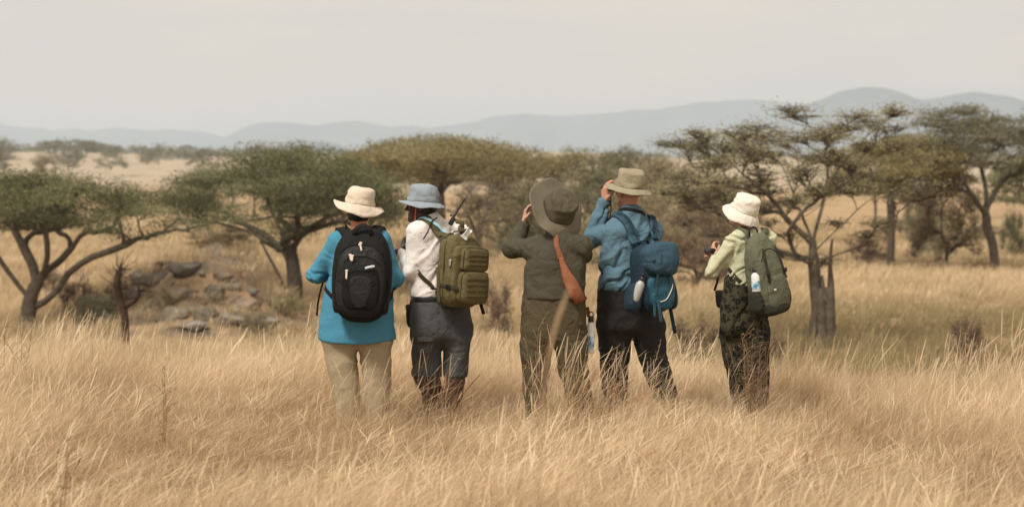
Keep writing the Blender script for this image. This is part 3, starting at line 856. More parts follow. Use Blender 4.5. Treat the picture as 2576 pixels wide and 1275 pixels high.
# generic background trees: three shapes, copied
def proto_tree(kind, seed, far=False):
    g = np.random.default_rng(seed)
    tr = Tree(seed)
    if kind == 'umbrella': H, R_, n, lv, th, zlo = 5.0, 3.2, 40, 420, .45, .60
    elif kind == 'thorn':  H, R_, n, lv, th, zlo = 4.4, 2.8, 62, 215, .5, .22
    else:                  H, R_, n, lv, th, zlo = 2.0, 1.5, 34, 200, .42, .1
    if far: lv = lv // 7
    tr.chain([(0, 0, -.3), (.05, 0, H * zlo * .4), (.1, .05, H * zlo * .75)], -1, 7, .02)
    pads = []
    for i in range(n):
        a = g.uniform(0, 6.283); q = math.sqrt(g.uniform())
        top = H * (1 - .30 * q * q)
        z = top - (H * (1 - zlo)) * g.uniform() ** (2.0 if kind == 'umbrella' else 1.1) * (1 - .25 * q) - th * .6
        rx = g.uniform(.5, .95) * R_ / 3.0
        pads.append((np.array([R_ * q * math.cos(a), R_ * q * math.sin(a), z]), rx, rx, th, lv, g.uniform(.2, .8)))
    twigs = []
    for c, rx, ry, rz, nn, tn in sorted(pads, key=lambda p: np.linalg.norm(p[0])):
        q = tr.grow(c - np.array([0, 0, rz * .3]), .35, .06, 5, 2); tr.add_load(q[-1], 1)
        for k in range(0 if far else 10 if kind != 'umbrella' else 3):
            e = pad_points(g, c, rx, ry, rz, 1)[0]; twigs.append((np.array(tr.P[q[-2]]), e))
    wood = tr.wood(.15 if kind != 'bush' else .06, .5, .012)
    for a, b in twigs: wood.add(*tube([a, (a + b) / 2 + g.normal(0, .04, 3), b], [.011, .009, .005], 3, False))
    V, F, T = crown_mesh(g, pads, (.30 if far else .13) if kind != 'bush' else .09, .5, 5 if far else 8, .2)
    return wood, V, F, T
PROTO = {}
def bg_tree(kind, var, c, r_base, Y, r_top, wid, leaf, label, cat="tree", group=None, seed=0, name=None, wood=None, zoff=0):
    far = Y > 250
    key = (kind, var, leaf.name, far)
    if key not in PROTO:
        w, V, F, T = proto_tree(kind, 100 + var * 7 + len(kind), far)
        a = w.build("trunk", wood or m_bark, None); b = obj("crown", V, F, leaf, None, False, {"tint": T})
        PROTO[key] = (a.data, b.data)
        bpy.data.objects.remove(a); bpy.data.objects.remove(b)
    x = (c - 1288) * Y / FPX
    base = Vector((x, Y, gz(x, Y)))
    h = W(c, r_top, Y).z - base.z
    H0 = {'umbrella': 5.0, 'thorn': 4.4, 'bush': 2.0}[kind]; R0 = {'umbrella': 3.2, 'thorn': 2.8, 'bush': 1.5}[kind]
    t = thing(name or {'umbrella': 'acacia_tree', 'thorn': 'thorn_tree', 'bush': 'bush'}[kind], label, cat, base, group)
    sx = wid * Y / FPX / (2 * R0); sz = h / H0
    t.scale = (sx, sx, sz); t.rotation_euler = (0, 0, random.uniform(0, 6.28))
    for nm, me in zip(("trunk", "crown"), PROTO[key]):
        o = bpy.data.objects.new(nm, me); COL.objects.link(o); o.parent = t
    return t
BG = [  # kind, variant, c, Y, r_top, width, leaf, label
    ('thorn', 0, 1262, 88, 405, 190, m_leaf_brown, "brown thorn tree seen between the grey hat and the wide olive hat"),
    ('umbrella', 1, 1390, 104, 368, 300, m_leaf_olive, "olive acacia rising above the wide brimmed hat"),
    ('thorn', 2, 1480, 88, 378, 260, m_leaf_grey, "grey green thorn tree between the wide hat and the tan hat"),
    ('thorn', 0, 1340, 78, 440, 200, m_leaf_grey, "low grey green thorn tree just left of the wide brimmed hat"),
    ('umbrella', 2, 1585, 98, 372, 260, m_leaf_grey, "grey green acacia directly behind the tan hat"),
    ('thorn', 1, 1690, 80, 372, 260, m_leaf_brown, "brown thorn tree right of the tan hat"),
    ('thorn', 2, 1600, 70, 430, 260, m_leaf_brown, "low brown thorn thicket behind the blue shirt"),
    ('thorn', 0, 1790, 66, 420, 240, m_leaf_brown, "brown thorn tree behind the white hat"),
    ('thorn', 1, 1750, 58, 500, 220, m_leaf_dry, "dry brown scrub between the blue backpack and the white hat"),
    ('bush', 0, 2310, 95, 340, 90, m_leaf_grey, "small far bush on the skyline left of the dark acacia"),
    ('umbrella', 1, 2200, 130, 338, 160, m_leaf_grey, "far green acacia on the skyline right of the thin crowned acacia"),
    ('bush', 1, 2340, 84, 510, 110, m_leaf_grey, "round grey green bush on a short stem on the right slope"),
    ('bush', 0, 2545, 86, 505, 70, m_leaf_green, "small round bush at the right edge of the slope"),
    ('thorn', 0, 2380, 76, 375, 170, m_leaf_brown, "brown leaved thorn tree left of the dark acacia's trunk"),
    ('bush', 2, 2190, 74, 555, 110, m_leaf_dry, "dark low bush at the foot of the thin dark trunk"),
    ('bush', 1, 2290, 100, 530, 160, m_leaf_brown, "long brown scrub patch along the slope, left part"),
    ('bush', 2, 2460, 100, 545, 170, m_leaf_brown, "long brown scrub patch along the slope, right of the leaning trunk's fork"),
    ('bush', 0, 2440, 33, 762, 110, m_leaf_dry, "dark dry bush low on the right slope"),
    ('bush', 1, 1745, 32, 775, 130, m_leaf_dry, "brown dry bush behind the dangling blue strap"),
    ('bush', 2, 1935, 33, 800, 80, m_leaf_dry, "small dry bush beside the leopard print trousers"),
    ('bush', 0, 720, 52, 735, 130, m_leaf_olive, "olive green bush at the foot of the umbrella acacia"),
    ('bush', 1, 1250, 40, 690, 90, m_leaf_dry, "thin dry bush right of the olive backpack"),
    ('thorn', 2, 560, 62, 560, 180, m_leaf_brown, "brown thorn scrub on the slope left of the umbrella acacia's trunk"),
    ('bush', 2, 480, 56, 655, 90, m_leaf_grey, "dark green bush on top of the eroded bank"),
    ('bush', 1, 590, 52, 690, 60, m_leaf_dry, "small brown bush on the right end of the eroded bank"),
    ('bush', 0, 160, 60, 660, 140, m_leaf_dry, "brown scrub behind the left acacia's trunk"),
    ('bush', 2, 250, 50, 715, 110, m_leaf_grey, "grey dusty bush on the left end of the eroded bank"),
    ('bush', 1, 1040, 60, 580, 120, m_leaf_brown, "brown bush hidden behind the white shirt's shoulder"),
    ('bush', 1, 300, 51, 700, 70, m_leaf_dry, "dry brush growing over the bank above the dead shrub"),
    ('bush', 0, 400, 50, 720, 90, m_leaf_brown, "brown brush in the middle of the bank face"),
    ('bush', 2, 520, 50, 745, 70, m_leaf_dry, "brown brush on the bank right of the red brown ledge"),
    ('bush', 1, 200, 52, 690, 90, m_leaf_dry, "dry brush on the bank between the left acacia and the dead shrub"),
    ('bush', 0, 640, 48, 770, 80, m_leaf_brown, "low brown brush beside the pale slabs"),
    ('bush', 2, 420, 53, 668, 80, m_leaf_dry, "dry brush crowning the bank"),
    ('umbrella', 0, 115, 330, 388, 62, m_leaf_brown, "small brown flat topped acacia alone on the hazy plain"),
    ('umbrella', 2, -10, 300, 372, 60, m_leaf_grey, "small dark acacia on the plain at the very left edge"),
    ('bush', 0, 20, 190, 420, 90, m_leaf_olive, "olive bush top showing over the left acacia"),
    ('bush', 2, 660, 330, 348, 60, m_leaf_grey, "far tree top on the skyline above the umbrella acacia"),
]
for i, (kd, vr, c, Y, rt, wd, lf, lb) in enumerate(BG):
    bg_tree(kd, vr, c, None, Y, rt, wd, lf, lb, "bush" if kd == 'bush' else "tree", None)
# trees on the far skyline at the left, each far and hazy
g_ = np.random.default_rng(5)
for i in range(46):
    Y = g_.uniform(640, 960); c = g_.uniform(-150, 620) if i < 38 else g_.uniform(620, 1000)
    x = (c - 1288) * Y / FPX; zb = gz(x, Y); h = g_.uniform(3.5, 7.5)
    t = bg_tree('umbrella' if g_.uniform() < .4 else 'thorn', int(g_.integers(3)), c, None, Y, 523 - (zb + h - CAMZ) * FPX / Y, g_.uniform(6, 13) * FPX / Y, m_leaf_grey,
                "hazy dark tree on the far plain below the mountains", "tree", "trees dotted along the far plain")
# forest band on the far ridge: one mass
def treeline():
    g = np.random.default_rng(8); C = []
    for i in range(900):
        Y = g.uniform(880, 1120); x = g.uniform(-.42, .34) * Y
        if x > -.12 * Y and g.uniform() < .5: continue
        z = gz(x, Y); h = g.uniform(3, 6.5); w = g.uniform(2.5, 6)
        C.append(np.array([x, Y, z + h * .55]) + g.normal(size=(40, 3)) * np.array([w * .45, w * .45, h * .25]))
    C = np.concatenate(C); V, F = leaf_quads(g, C, 1.6, .6)
    o = obj("treeline", V, F, m_leaf_grey, None, False, {"tint": np.repeat(g.uniform(.1, .7, len(C)), 4)})
    tag(o, "hazy dark woodland along the far ridge", None, None, "stuff")
treeline()

# dead shrub stump on the left
def dead_shrub():
    tr = Tree(91); Y = 40.0
    base = W(316, 850, Y); base.z = gz(base.x, base.y)
    pts = [np.array(base) - np.array([0, 0, .2]), np.array(W(316, 800, Y)), np.array(W(306, 755, Y)), np.array(W(296, 715, Y - .05)), np.array(W(300, 680, Y))]
    tr.chain(pts, -1, 14, .01)
    A = np.array(tr.P); j = int(np.argmin(np.linalg.norm(A - np.array(W(312, 770, Y)), axis=1)))
    q = tr.chain([tr.P[j], np.array(W(335, 760, Y - .1)), np.array(W(352, 735, Y - .15))], j, 6, .03); tr.add_load(q[-1], .35)
    tr.add_load(13, 1.0)
    t = thing("dead_shrub", "dead dark shrub with a knobbly stem in front of the eroded bank", "shrub", base)
    mb = tr.wood(.085, .35, .03)
    mb.build("trunk", m_bark_dead, t)
    g = tr.g; tw = MB()
    for i in range(120):
        a = np.array(tr.P[g.integers(9, 14)]) if i < 90 else np.array(tr.P[q[-1]])
        d = g.normal(size=3); d[2] = abs(d[2]) * 1.1 - .25; d /= np.linalg.norm(d)
        tw.add(*tube([a, a + d * .16 + g.normal(0, .03, 3), a + d * g.uniform(.25, .48) + g.normal(0, .05, 3)], [.008, .006, .003], 3, False))
    tw.build("twig_cluster", m_bark_dead, t)
dead_shrub()

# rocks on the bank
m_rock = rock_mat("bank_rock", (.13, .113, .088), (.31, .27, .215), 2.2, 1.0)
m_rock_dk = rock_mat("dark_rock", (.075, .066, .052), (.22, .19, .15), 2.2, 1.0)
m_rock_red = rock_mat("earthy_rock", (.17, .122, .088), (.31, .24, .175), 2.2, 1.0)
def rock(c, r, Y, wpx, hpx, m, seed, label):
    import bmesh
    bm = bmesh.new(); bmesh.ops.create_icosphere(bm, subdivisions=3 if wpx > 42 else 2, radius=1.0)
    V = np.array([v.co[:] for v in bm.verts]); F = [tuple(v.index for v in f.verts) for f in bm.faces]; bm.free()
    n = fbm(V[:, 0] * 1.3 + seed, V[:, 1] * 1.3, V[:, 2] * 1.3, seed, 4)
    n2 = 1 - 2 * np.abs(fbm(V[:, 0] * 2.2, V[:, 1] * 2.2 + seed, V[:, 2] * 2.2, seed + 7, 3))
    V = V * (1 + .55 * n + .16 * n2)[:, None]
    gg = np.random.default_rng(seed + 500)
    for _ in range(9):
        pn = gg.normal(size=3); pn /= np.linalg.norm(pn)
        V = V - np.maximum(V @ pn - gg.uniform(.5, .85), 0)[:, None] * pn
    V = V * (1 + .06 * fbm(V[:, 0] * 6, V[:, 1] * 6, V[:, 2] * 6, seed + 70, 2))[:, None]
    yy = np.arange(43.0, 62.0, .1)               # where this line of sight meets the bank
    q0, q1 = np.array(W(c, r + hpx * .3, 43.0)), np.array(W(c, r + hpx * .3, 62.0))
    tt = (yy - 43) / 19; hit = ground_z(q0[0] + (q1[0] - q0[0]) * tt, yy) >= q0[2] + (q1[2] - q0[2]) * tt
    Y = float(yy[np.argmax(hit)]) if hit.any() else 60.0
    k = Y / FPX
    x = (c - 1288) * k
    cz = gz(x, Y) + hpx * k * .08
    V = V * np.array([wpx * k / 2, (wpx + hpx) * k / 4, hpx * k / 2 * 1.1]); a = seed * 1.3
    o = obj("rock", V + np.array([x, Y, cz]), F, m, None, True, None, (x, Y, cz))
    return tag(o, label, "rock", "rocks on the eroded bank")
RK = [(225, 770, 47.0, 80, 90, m_rock_dk, "big dark upright rock at the left foot of the bank"), (262, 790, 46.5, 55, 70, m_rock, "pale rock beside the big dark upright one"),
      (195, 800, 46.0, 40, 40, m_rock_dk, "small dark rock left of the big upright one"), (345, 735, 48.5, 70, 50, m_rock, "grey rock behind the dead shrub's right side"),
      (395, 700, 50.0, 80, 40, m_rock_dk, "dark ledge of rock at the top left of the bank"), (470, 672, 51.5, 75, 40, m_rock_dk, "darkest rock under the bank's top edge"),
      (430, 790, 47.0, 80, 45, m_rock, "pale grey boulder low in the middle of the bank"), (520, 790, 46.5, 60, 40, m_rock_dk, "dark boulder low right of the pale grey one"),
      (590, 800, 46.0, 110, 40, m_rock, "long pale slab at the foot of the bank's right end"), (660, 805, 46.0, 80, 35, m_rock, "pale slab left of the umbrella acacia's foot"),
      (480, 815, 45.0, 90, 35, m_rock, "flat pale rock nearest the grass crest"), (380, 770, 47.5, 45, 35, m_rock_red, "reddish stone below the middle of the bank"),
      (450, 735, 49.0, 90, 35, m_rock_red, "red brown earthy ledge across the bank"), (535, 735, 49.0, 60, 40, m_rock_dk, "dark rock right of the red brown ledge"),
      (560, 700, 50.5, 50, 30, m_rock_red, "earthy stone near the bank's upper right"), (300, 760, 47.5, 50, 60, m_rock, "grey rock right behind the dead shrub's stem"),
      (420, 660, 52.0, 50, 25, m_rock, "weathered stone on the bank's crest"), (620, 760, 48.0, 70, 35, m_rock_red, "low earthy mound right of the bank"),
      (345, 690, 50.5, 60, 35, m_rock, "grey stone at the upper left of the bank"), (150, 795, 47, 40, 30, m_rock, "small pale stone right of the left acacia's foot")]
for i, (c, r, Y, w, h, m, lb) in enumerate(RK):
    rock(c, r, Y, w * 1.1, h * 1.1, m, i + 1, lb)
g_ = np.random.default_rng(77)
for i in range(44):
    c = g_.uniform(190, 690); top = np.interp(c, [190, 250, 330, 450, 540, 640, 690], [770, 735, 705, 675, 668, 715, 770]); r = top + (815 - top) * g_.uniform(.02, .95)
    w = g_.uniform(14, 38)
    rock(c, r, 48, w, w * g_.uniform(.5, .9), [m_rock, m_rock_dk, m_rock_red][int(g_.integers(3))], 100 + i, "small weathered stone among the rubble of the eroded bank")
# ------------------------------------------------------------------ smooth bodies from distance fields
def axis(lo, hi, base, fine=()):
    """grid positions with spacing 'base', finer inside the (a, b, step) ranges"""
    out = [lo]
    while out[-1] < hi:
        s = base
        for a, b, st in fine:
            if a - st <= out[-1] < b: s = min(s, st)
        out.append(out[-1] + s)
    return np.array(out)
class Field:
    def __init__(s, xs, ys, zs):
        s.x, s.y, s.z = xs, ys, zs
        s.F = np.full((len(xs), len(ys), len(zs)), 1.0, np.float32)
    def win(s, lo, hi):
        sl = []
        for A, a, b in ((s.x, lo[0], hi[0]), (s.y, lo[1], hi[1]), (s.z, lo[2], hi[2])):
            i, j = np.searchsorted(A, a), np.searchsorted(A, b)
            sl.append(slice(max(0, i - 1), min(len(A), j + 1)))
        return tuple(sl)
    def grid(s, sl):
        return np.meshgrid(s.x[sl[0]], s.y[sl[1]], s.z[sl[2]], indexing='ij')
    def blend(s, fn, lo, hi, k=.02, mode='add'):
        m = k + .03
        sl = s.win(np.asarray(lo) - m, np.asarray(hi) + m)
        if any(q.stop <= q.start for q in sl): return s
        X, Y, Z = s.grid(sl)
        d = fn(X, Y, Z).astype(np.float32)
        A = s.F[sl]
        if mode == 'add':
            h = np.maximum(k - np.abs(A - d), 0) / max(k, 1e-6)
            s.F[sl] = np.minimum(A, d) - h * h * k * .25
        elif mode == 'sub':
            h = np.maximum(k - np.abs(A + d), 0) / max(k, 1e-6)
            s.F[sl] = np.maximum(A, -d) + h * h * k * .25
        return s
    def cone(s, a, b, ra, rb, k=.02, mode='add'):
        a, b = np.asarray(a, float), np.asarray(b, float)
        ab = b - a; L2 = max(1e-9, ab @ ab)
        def f(X, Y, Z):
            px, py, pz = X - a[0], Y - a[1], Z - a[2]
            t = np.clip((px * ab[0] + py * ab[1] + pz * ab[2]) / L2, 0, 1)
            return np.sqrt((px - t * ab[0]) ** 2 + (py - t * ab[1]) ** 2 + (pz - t * ab[2]) ** 2) - (ra + (rb - ra) * t)
        r = max(ra, rb)
        return s.blend(f, np.minimum(a, b) - r, np.maximum(a, b) + r, k, mode)
    def ell(s, c, r, M=None, k=.02, mode='add'):
        """ellipsoid: c, r in the local frame M (4x4)"""
        M = np.array(M if M is not None else Matrix.Identity(4)); R3 = M[:3, :3]; c = np.asarray(c, float); r = np.asarray(r, float)
        sc_ = np.linalg.norm(R3[:, 0]); R1 = R3 / sc_
        cw = R3 @ c + M[:3, 3]; rw = r * sc_
        def f(X, Y, Z):
            p = np.stack([X - cw[0], Y - cw[1], Z - cw[2]], -1) @ R1
            k0 = np.sqrt(((p / rw) ** 2).sum(-1)) + 1e-6; k1 = np.sqrt(((p / rw ** 2) ** 2).sum(-1)) + 1e-6
            return k0 * (k0 - 1) / k1
        e = float(max(rw))
        return s.blend(f, cw - e, cw + e, k, mode)
    def loft(s, secs, yaw=0.0, k=.02, n=2.3, cap=.02):
        """stack of super-ellipses: rows (z, x, y, rx, ry) with axes turned by yaw"""
        secs = np.array(sorted(secs), float)
        zz = np.linspace(secs[0, 0], secs[-1, 0], max(6, len(secs) * 6))
        P = np.stack([np.interp(zz, secs[:, 0], secs[:, i]) for i in range(1, 5)], 1)
        kk = np.array([1, 2, 3, 2, 1.0]); kk /= kk.sum()
        P = np.stack([np.convolve(np.pad(P[:, i], 2, mode='edge'), kk, mode='valid') for i in range(4)], 1)
        c, sn = math.cos(yaw), math.sin(yaw)
        def f(X, Y, Z):
            zr = Z[0, 0, :]
            q = [np.interp(zr, zz, P[:, i])[None, None, :] for i in range(4)]
            dx, dy = X - q[0], Y - q[1]
            u, v = dx * c + dy * sn, -dx * sn + dy * c
            e = (np.abs(u / q[2]) ** n + np.abs(v / q[3]) ** n) ** (1 / n)
            g = np.sqrt((u / q[2] ** 2) ** 2 + (v / q[3] ** 2) ** 2) / np.maximum(e, 1e-4)
            d = (e - 1) / np.maximum(g, 1e-3)
            d = np.clip(d, -.3, .5)
            dz = np.maximum(Z - zz[-1], zz[0] - Z)
            h = np.maximum(cap - np.abs(d - dz), 0) / cap
            return np.maximum(d, dz) + h * h * cap * .25
        R_ = P[:, 2:].max()
        return s.blend(f, (P[:, 0].min() - R_, P[:, 1].min() - R_, zz[0]), (P[:, 0].max() + R_, P[:, 1].max() + R_, zz[-1]), k)
    def clip(s, fn):
        """keeps only where fn(x, y, z) < 0"""
        X, Y, Z = np.meshgrid(s.x, s.y, s.z, indexing='ij')
        s.F = np.maximum(s.F, fn(X, Y, Z).astype(np.float32))
        return s
    def mesh(s):
        F = s.F; I = F < 0
        n = np.zeros(np.array(F.shape) - 1, np.int8)
        for a in (0, 1):
            for b in (0, 1):
                for c in (0, 1):
                    n += I[a:n.shape[0] + a, b:n.shape[1] + b, c:n.shape[2] + c]
        act = (n > 0) & (n < 8)
        ids = -np.ones(n.shape, np.int32); idx = np.argwhere(act); ids[act] = np.arange(len(idx))
        pos = np.zeros((len(idx), 3)); cnt = np.zeros(len(idx))
        co = [(a, b, c) for a in (0, 1) for b in (0, 1) for c in (0, 1)]
        ax = (s.x, s.y, s.z)
        for p in co:
            for q in co:
                if sum(q) - sum(p) == 1 and all(j >= i for i, j in zip(p, q)):
                    ip, iq = idx + p, idx + q
                    fa, fb = F[ip[:, 0], ip[:, 1], ip[:, 2]], F[iq[:, 0], iq[:, 1], iq[:, 2]]
                    m = (fa < 0) != (fb < 0)
                    t = np.where(m, fa / np.where(fa == fb, 1, fa - fb), 0)[:, None]
                    A = np.stack([ax[d][ip[:, d]] for d in range(3)], 1); B = np.stack([ax[d][iq[:, d]] for d in range(3)], 1)
                    pos[m] += (A + (B - A) * t)[m]; cnt[m] += 1
        pos /= np.maximum(cnt, 1)[:, None]
        Q = []
        for d in range(3):
            sh = [slice(None)] * 3; s2 = [slice(None)] * 3
            sh[d] = slice(0, -1); s2[d] = slice(1, None)
            ch = I[tuple(sh)] != I[tuple(s2)]
            e = np.argwhere(ch)
            o1, o2 = [(1, 2), (2, 0), (0, 1)][d]
            ok = (e[:, o1] > 0) & (e[:, o2] > 0) & (e[:, o1] < F.shape[o1] - 1) & (e[:, o2] < F.shape[o2] - 1)
            e = e[ok]
            def cell(a, b):
                c = e.copy(); c[:, o1] -= a; c[:, o2] -= b
                return ids[c[:, 0], c[:, 1], c[:, 2]]
            q = np.stack([cell(1, 1), cell(0, 1), cell(0, 0), cell(1, 0)], 1)
            ins = I[e[:, 0], e[:, 1], e[:, 2]]
            q[~ins] = q[~ins][:, ::-1]
            Q.append(q)
        Q = np.concatenate(Q)
        Q = Q[(Q >= 0).all(1)]
        return pos, Q
def normals_of(V, F):
    nrm = np.cross(V[F[:, 2]] - V[F[:, 0]], V[F[:, 3]] - V[F[:, 1]])
    N = np.zeros_like(V)
    for i in range(4): np.add.at(N, F[:, i], nrm)
    return N / (np.linalg.norm(N, axis=1)[:, None] + 1e-12)
def wrinkle(V, F, amp, fn):
    N = normals_of(V, F)
    return V + N * (amp * fn(V))[:, None]
def folds(seed, fx, fz, tilt=0.0, sharp=1.0):
    """cloth folds: ridged noise stretched along one direction"""
    def f(V):
        x, y, z = V[:, 0], V[:, 1], V[:, 2]
        zz = z + tilt * x
        w = fbm(x * 4, y * 4, z * 4, seed + 9, 2)
        n = fbm(x * fx + w * .8, y * fx + seed, zz * fz + w * 1.2, seed, 2)
        m = fbm(x * fx * 1.5 + w, y * fx * 1.5, zz * fz * 1.1 + w * 1.6, seed + 21, 2)
        gate = np.clip(.5 + 1.4 * fbm(x * 3, y * 3, z * 3, seed + 27, 1), 0, 1)
        return -.85 * gate * np.exp(-(m / .09) ** 2) + .25 * gate * np.exp(-((np.abs(m) - .2) / .1) ** 2) + (1 - 2 * np.abs(n)) * .6 + .6 * fbm(x * 5, y * 5, z * 7, seed + 3, 2) - .25
    return f
# ------------------------------------------------------------------ people
def head_frame(pos, yaw, pitch, roll, s):
    return Matrix.Translation(Vector(pos)) @ mrot(yaw, pitch, roll) @ Matrix.Scale(s, 4)
def add_head(f, M, s):
    A = np.array(M)
    def P(x, y, z): return A[:3, :3] @ np.array([x, y, z]) + A[:3, 3]
    f.ell((0, -.012, .03), (.074, .094, .086), M, .01)
    f.ell((0, .030, -.040), (.056, .058, .074), M, .03)
    for q in (-1, 1):
        f.cone(P(q * .052, .005, -.058), P(q * .014, .072, -.096), .020 * s, .018 * s, .02)
        f.ell((q * .040, .062, -.018), (.020, .018, .018), M, .02)
    f.cone(P(-.014, .074, -.098), P(.014, .074, -.098), .017 * s, .017 * s, .015)
    f.cone(P(-.036, .078, .024), P(.036, .078, .024), .0115 * s, .0115 * s, .018)
    for q in (-1, 1): f.ell((q * .032, .091, .006), (.017, .012, .011), M, .008, 'sub')
    f.cone(P(0, .086, .014), P(0, .107, -.026), .0075 * s, .0125 * s, .010)
    for q in (-1, 1): f.ell((q * .013, .094, -.032), (.0095, .011, .008), M, .006)
    f.cone(P(-.017, .084, -.057), P(.017, .084, -.057), .0075 * s, .0075 * s, .006)
    f.cone(P(-.014, .083, -.073), P(.014, .083, -.073), .0085 * s, .0085 * s, .006)
    f.cone(P(-.020, .096, -.0645), P(.020, .096, -.0645), .0035 * s, .0035 * s, .003, 'sub')
    for q in (-1, 1):
        f.ell((q * .078, -.004, -.006), (.011, .021, .034), M, .006)
        f.ell((q * .090, .002, -.002), (.008, .011, .018), M, .006, 'sub')
    return P
def add_hand(f, wrist, d, n, side, s=1.0, curl=(.5, .5, .4), spread=.1):
    """palm, four fingers of their own lengths, thumb from the side of the palm"""
    w = np.asarray(wrist, float); d = np.asarray(d, float); d /= np.linalg.norm(d)
    n = np.asarray(n, float); n -= d * (n @ d); n /= np.linalg.norm(n)
    t = np.cross(n, d) * (1 if side == 'L' else -1)
    kn = []
    for i in range(4):
        k = w + d * (.088, .090, .086, .078)[i] * s + t * (.031 - .0205 * i) * s
        f.cone(w + t * (.014 - .009 * i) * s + d * .008 * s, k, .0135 * s, .0105 * s, .012); kn.append(k)
    f.cone(w + d * .02 * s + t * .018 * s - n * -.006 * s, w + d * .06 * s + t * .024 * s + n * .006 * s, .016 * s, .013 * s, .014)
    for i in range(4):
        a = 0.0; p = kn[i]; r = .0092 * s * (1, 1.02, .98, .85)[i]
        for j, L_ in enumerate((.042, .026, .021)):
            a += curl[j] * (1 + .08 * i)
            q = p + (d * math.cos(a) + n * math.sin(a) + t * spread * (1.5 - i) * .25) * L_ * s * (.94, 1.05, 1.0, .8)[i]
            f.cone(p, q, r, r * .9, .004); p = q; r *= .9
    a0 = w + d * .022 * s + t * .026 * s
    a1 = a0 + (d * .55 + t * .72 + n * .35) * .042 * s
    a2 = a1 + (d * .85 + t * .15 + n * .5) * .030 * s
    f.cone(w + d * .01 * s + t * .012 * s, a0, .014 * s, .013 * s, .01)
    f.cone(a0, a1, .0125 * s, .0105 * s, .008); f.cone(a1, a2, .0105 * s, .0085 * s, .004)

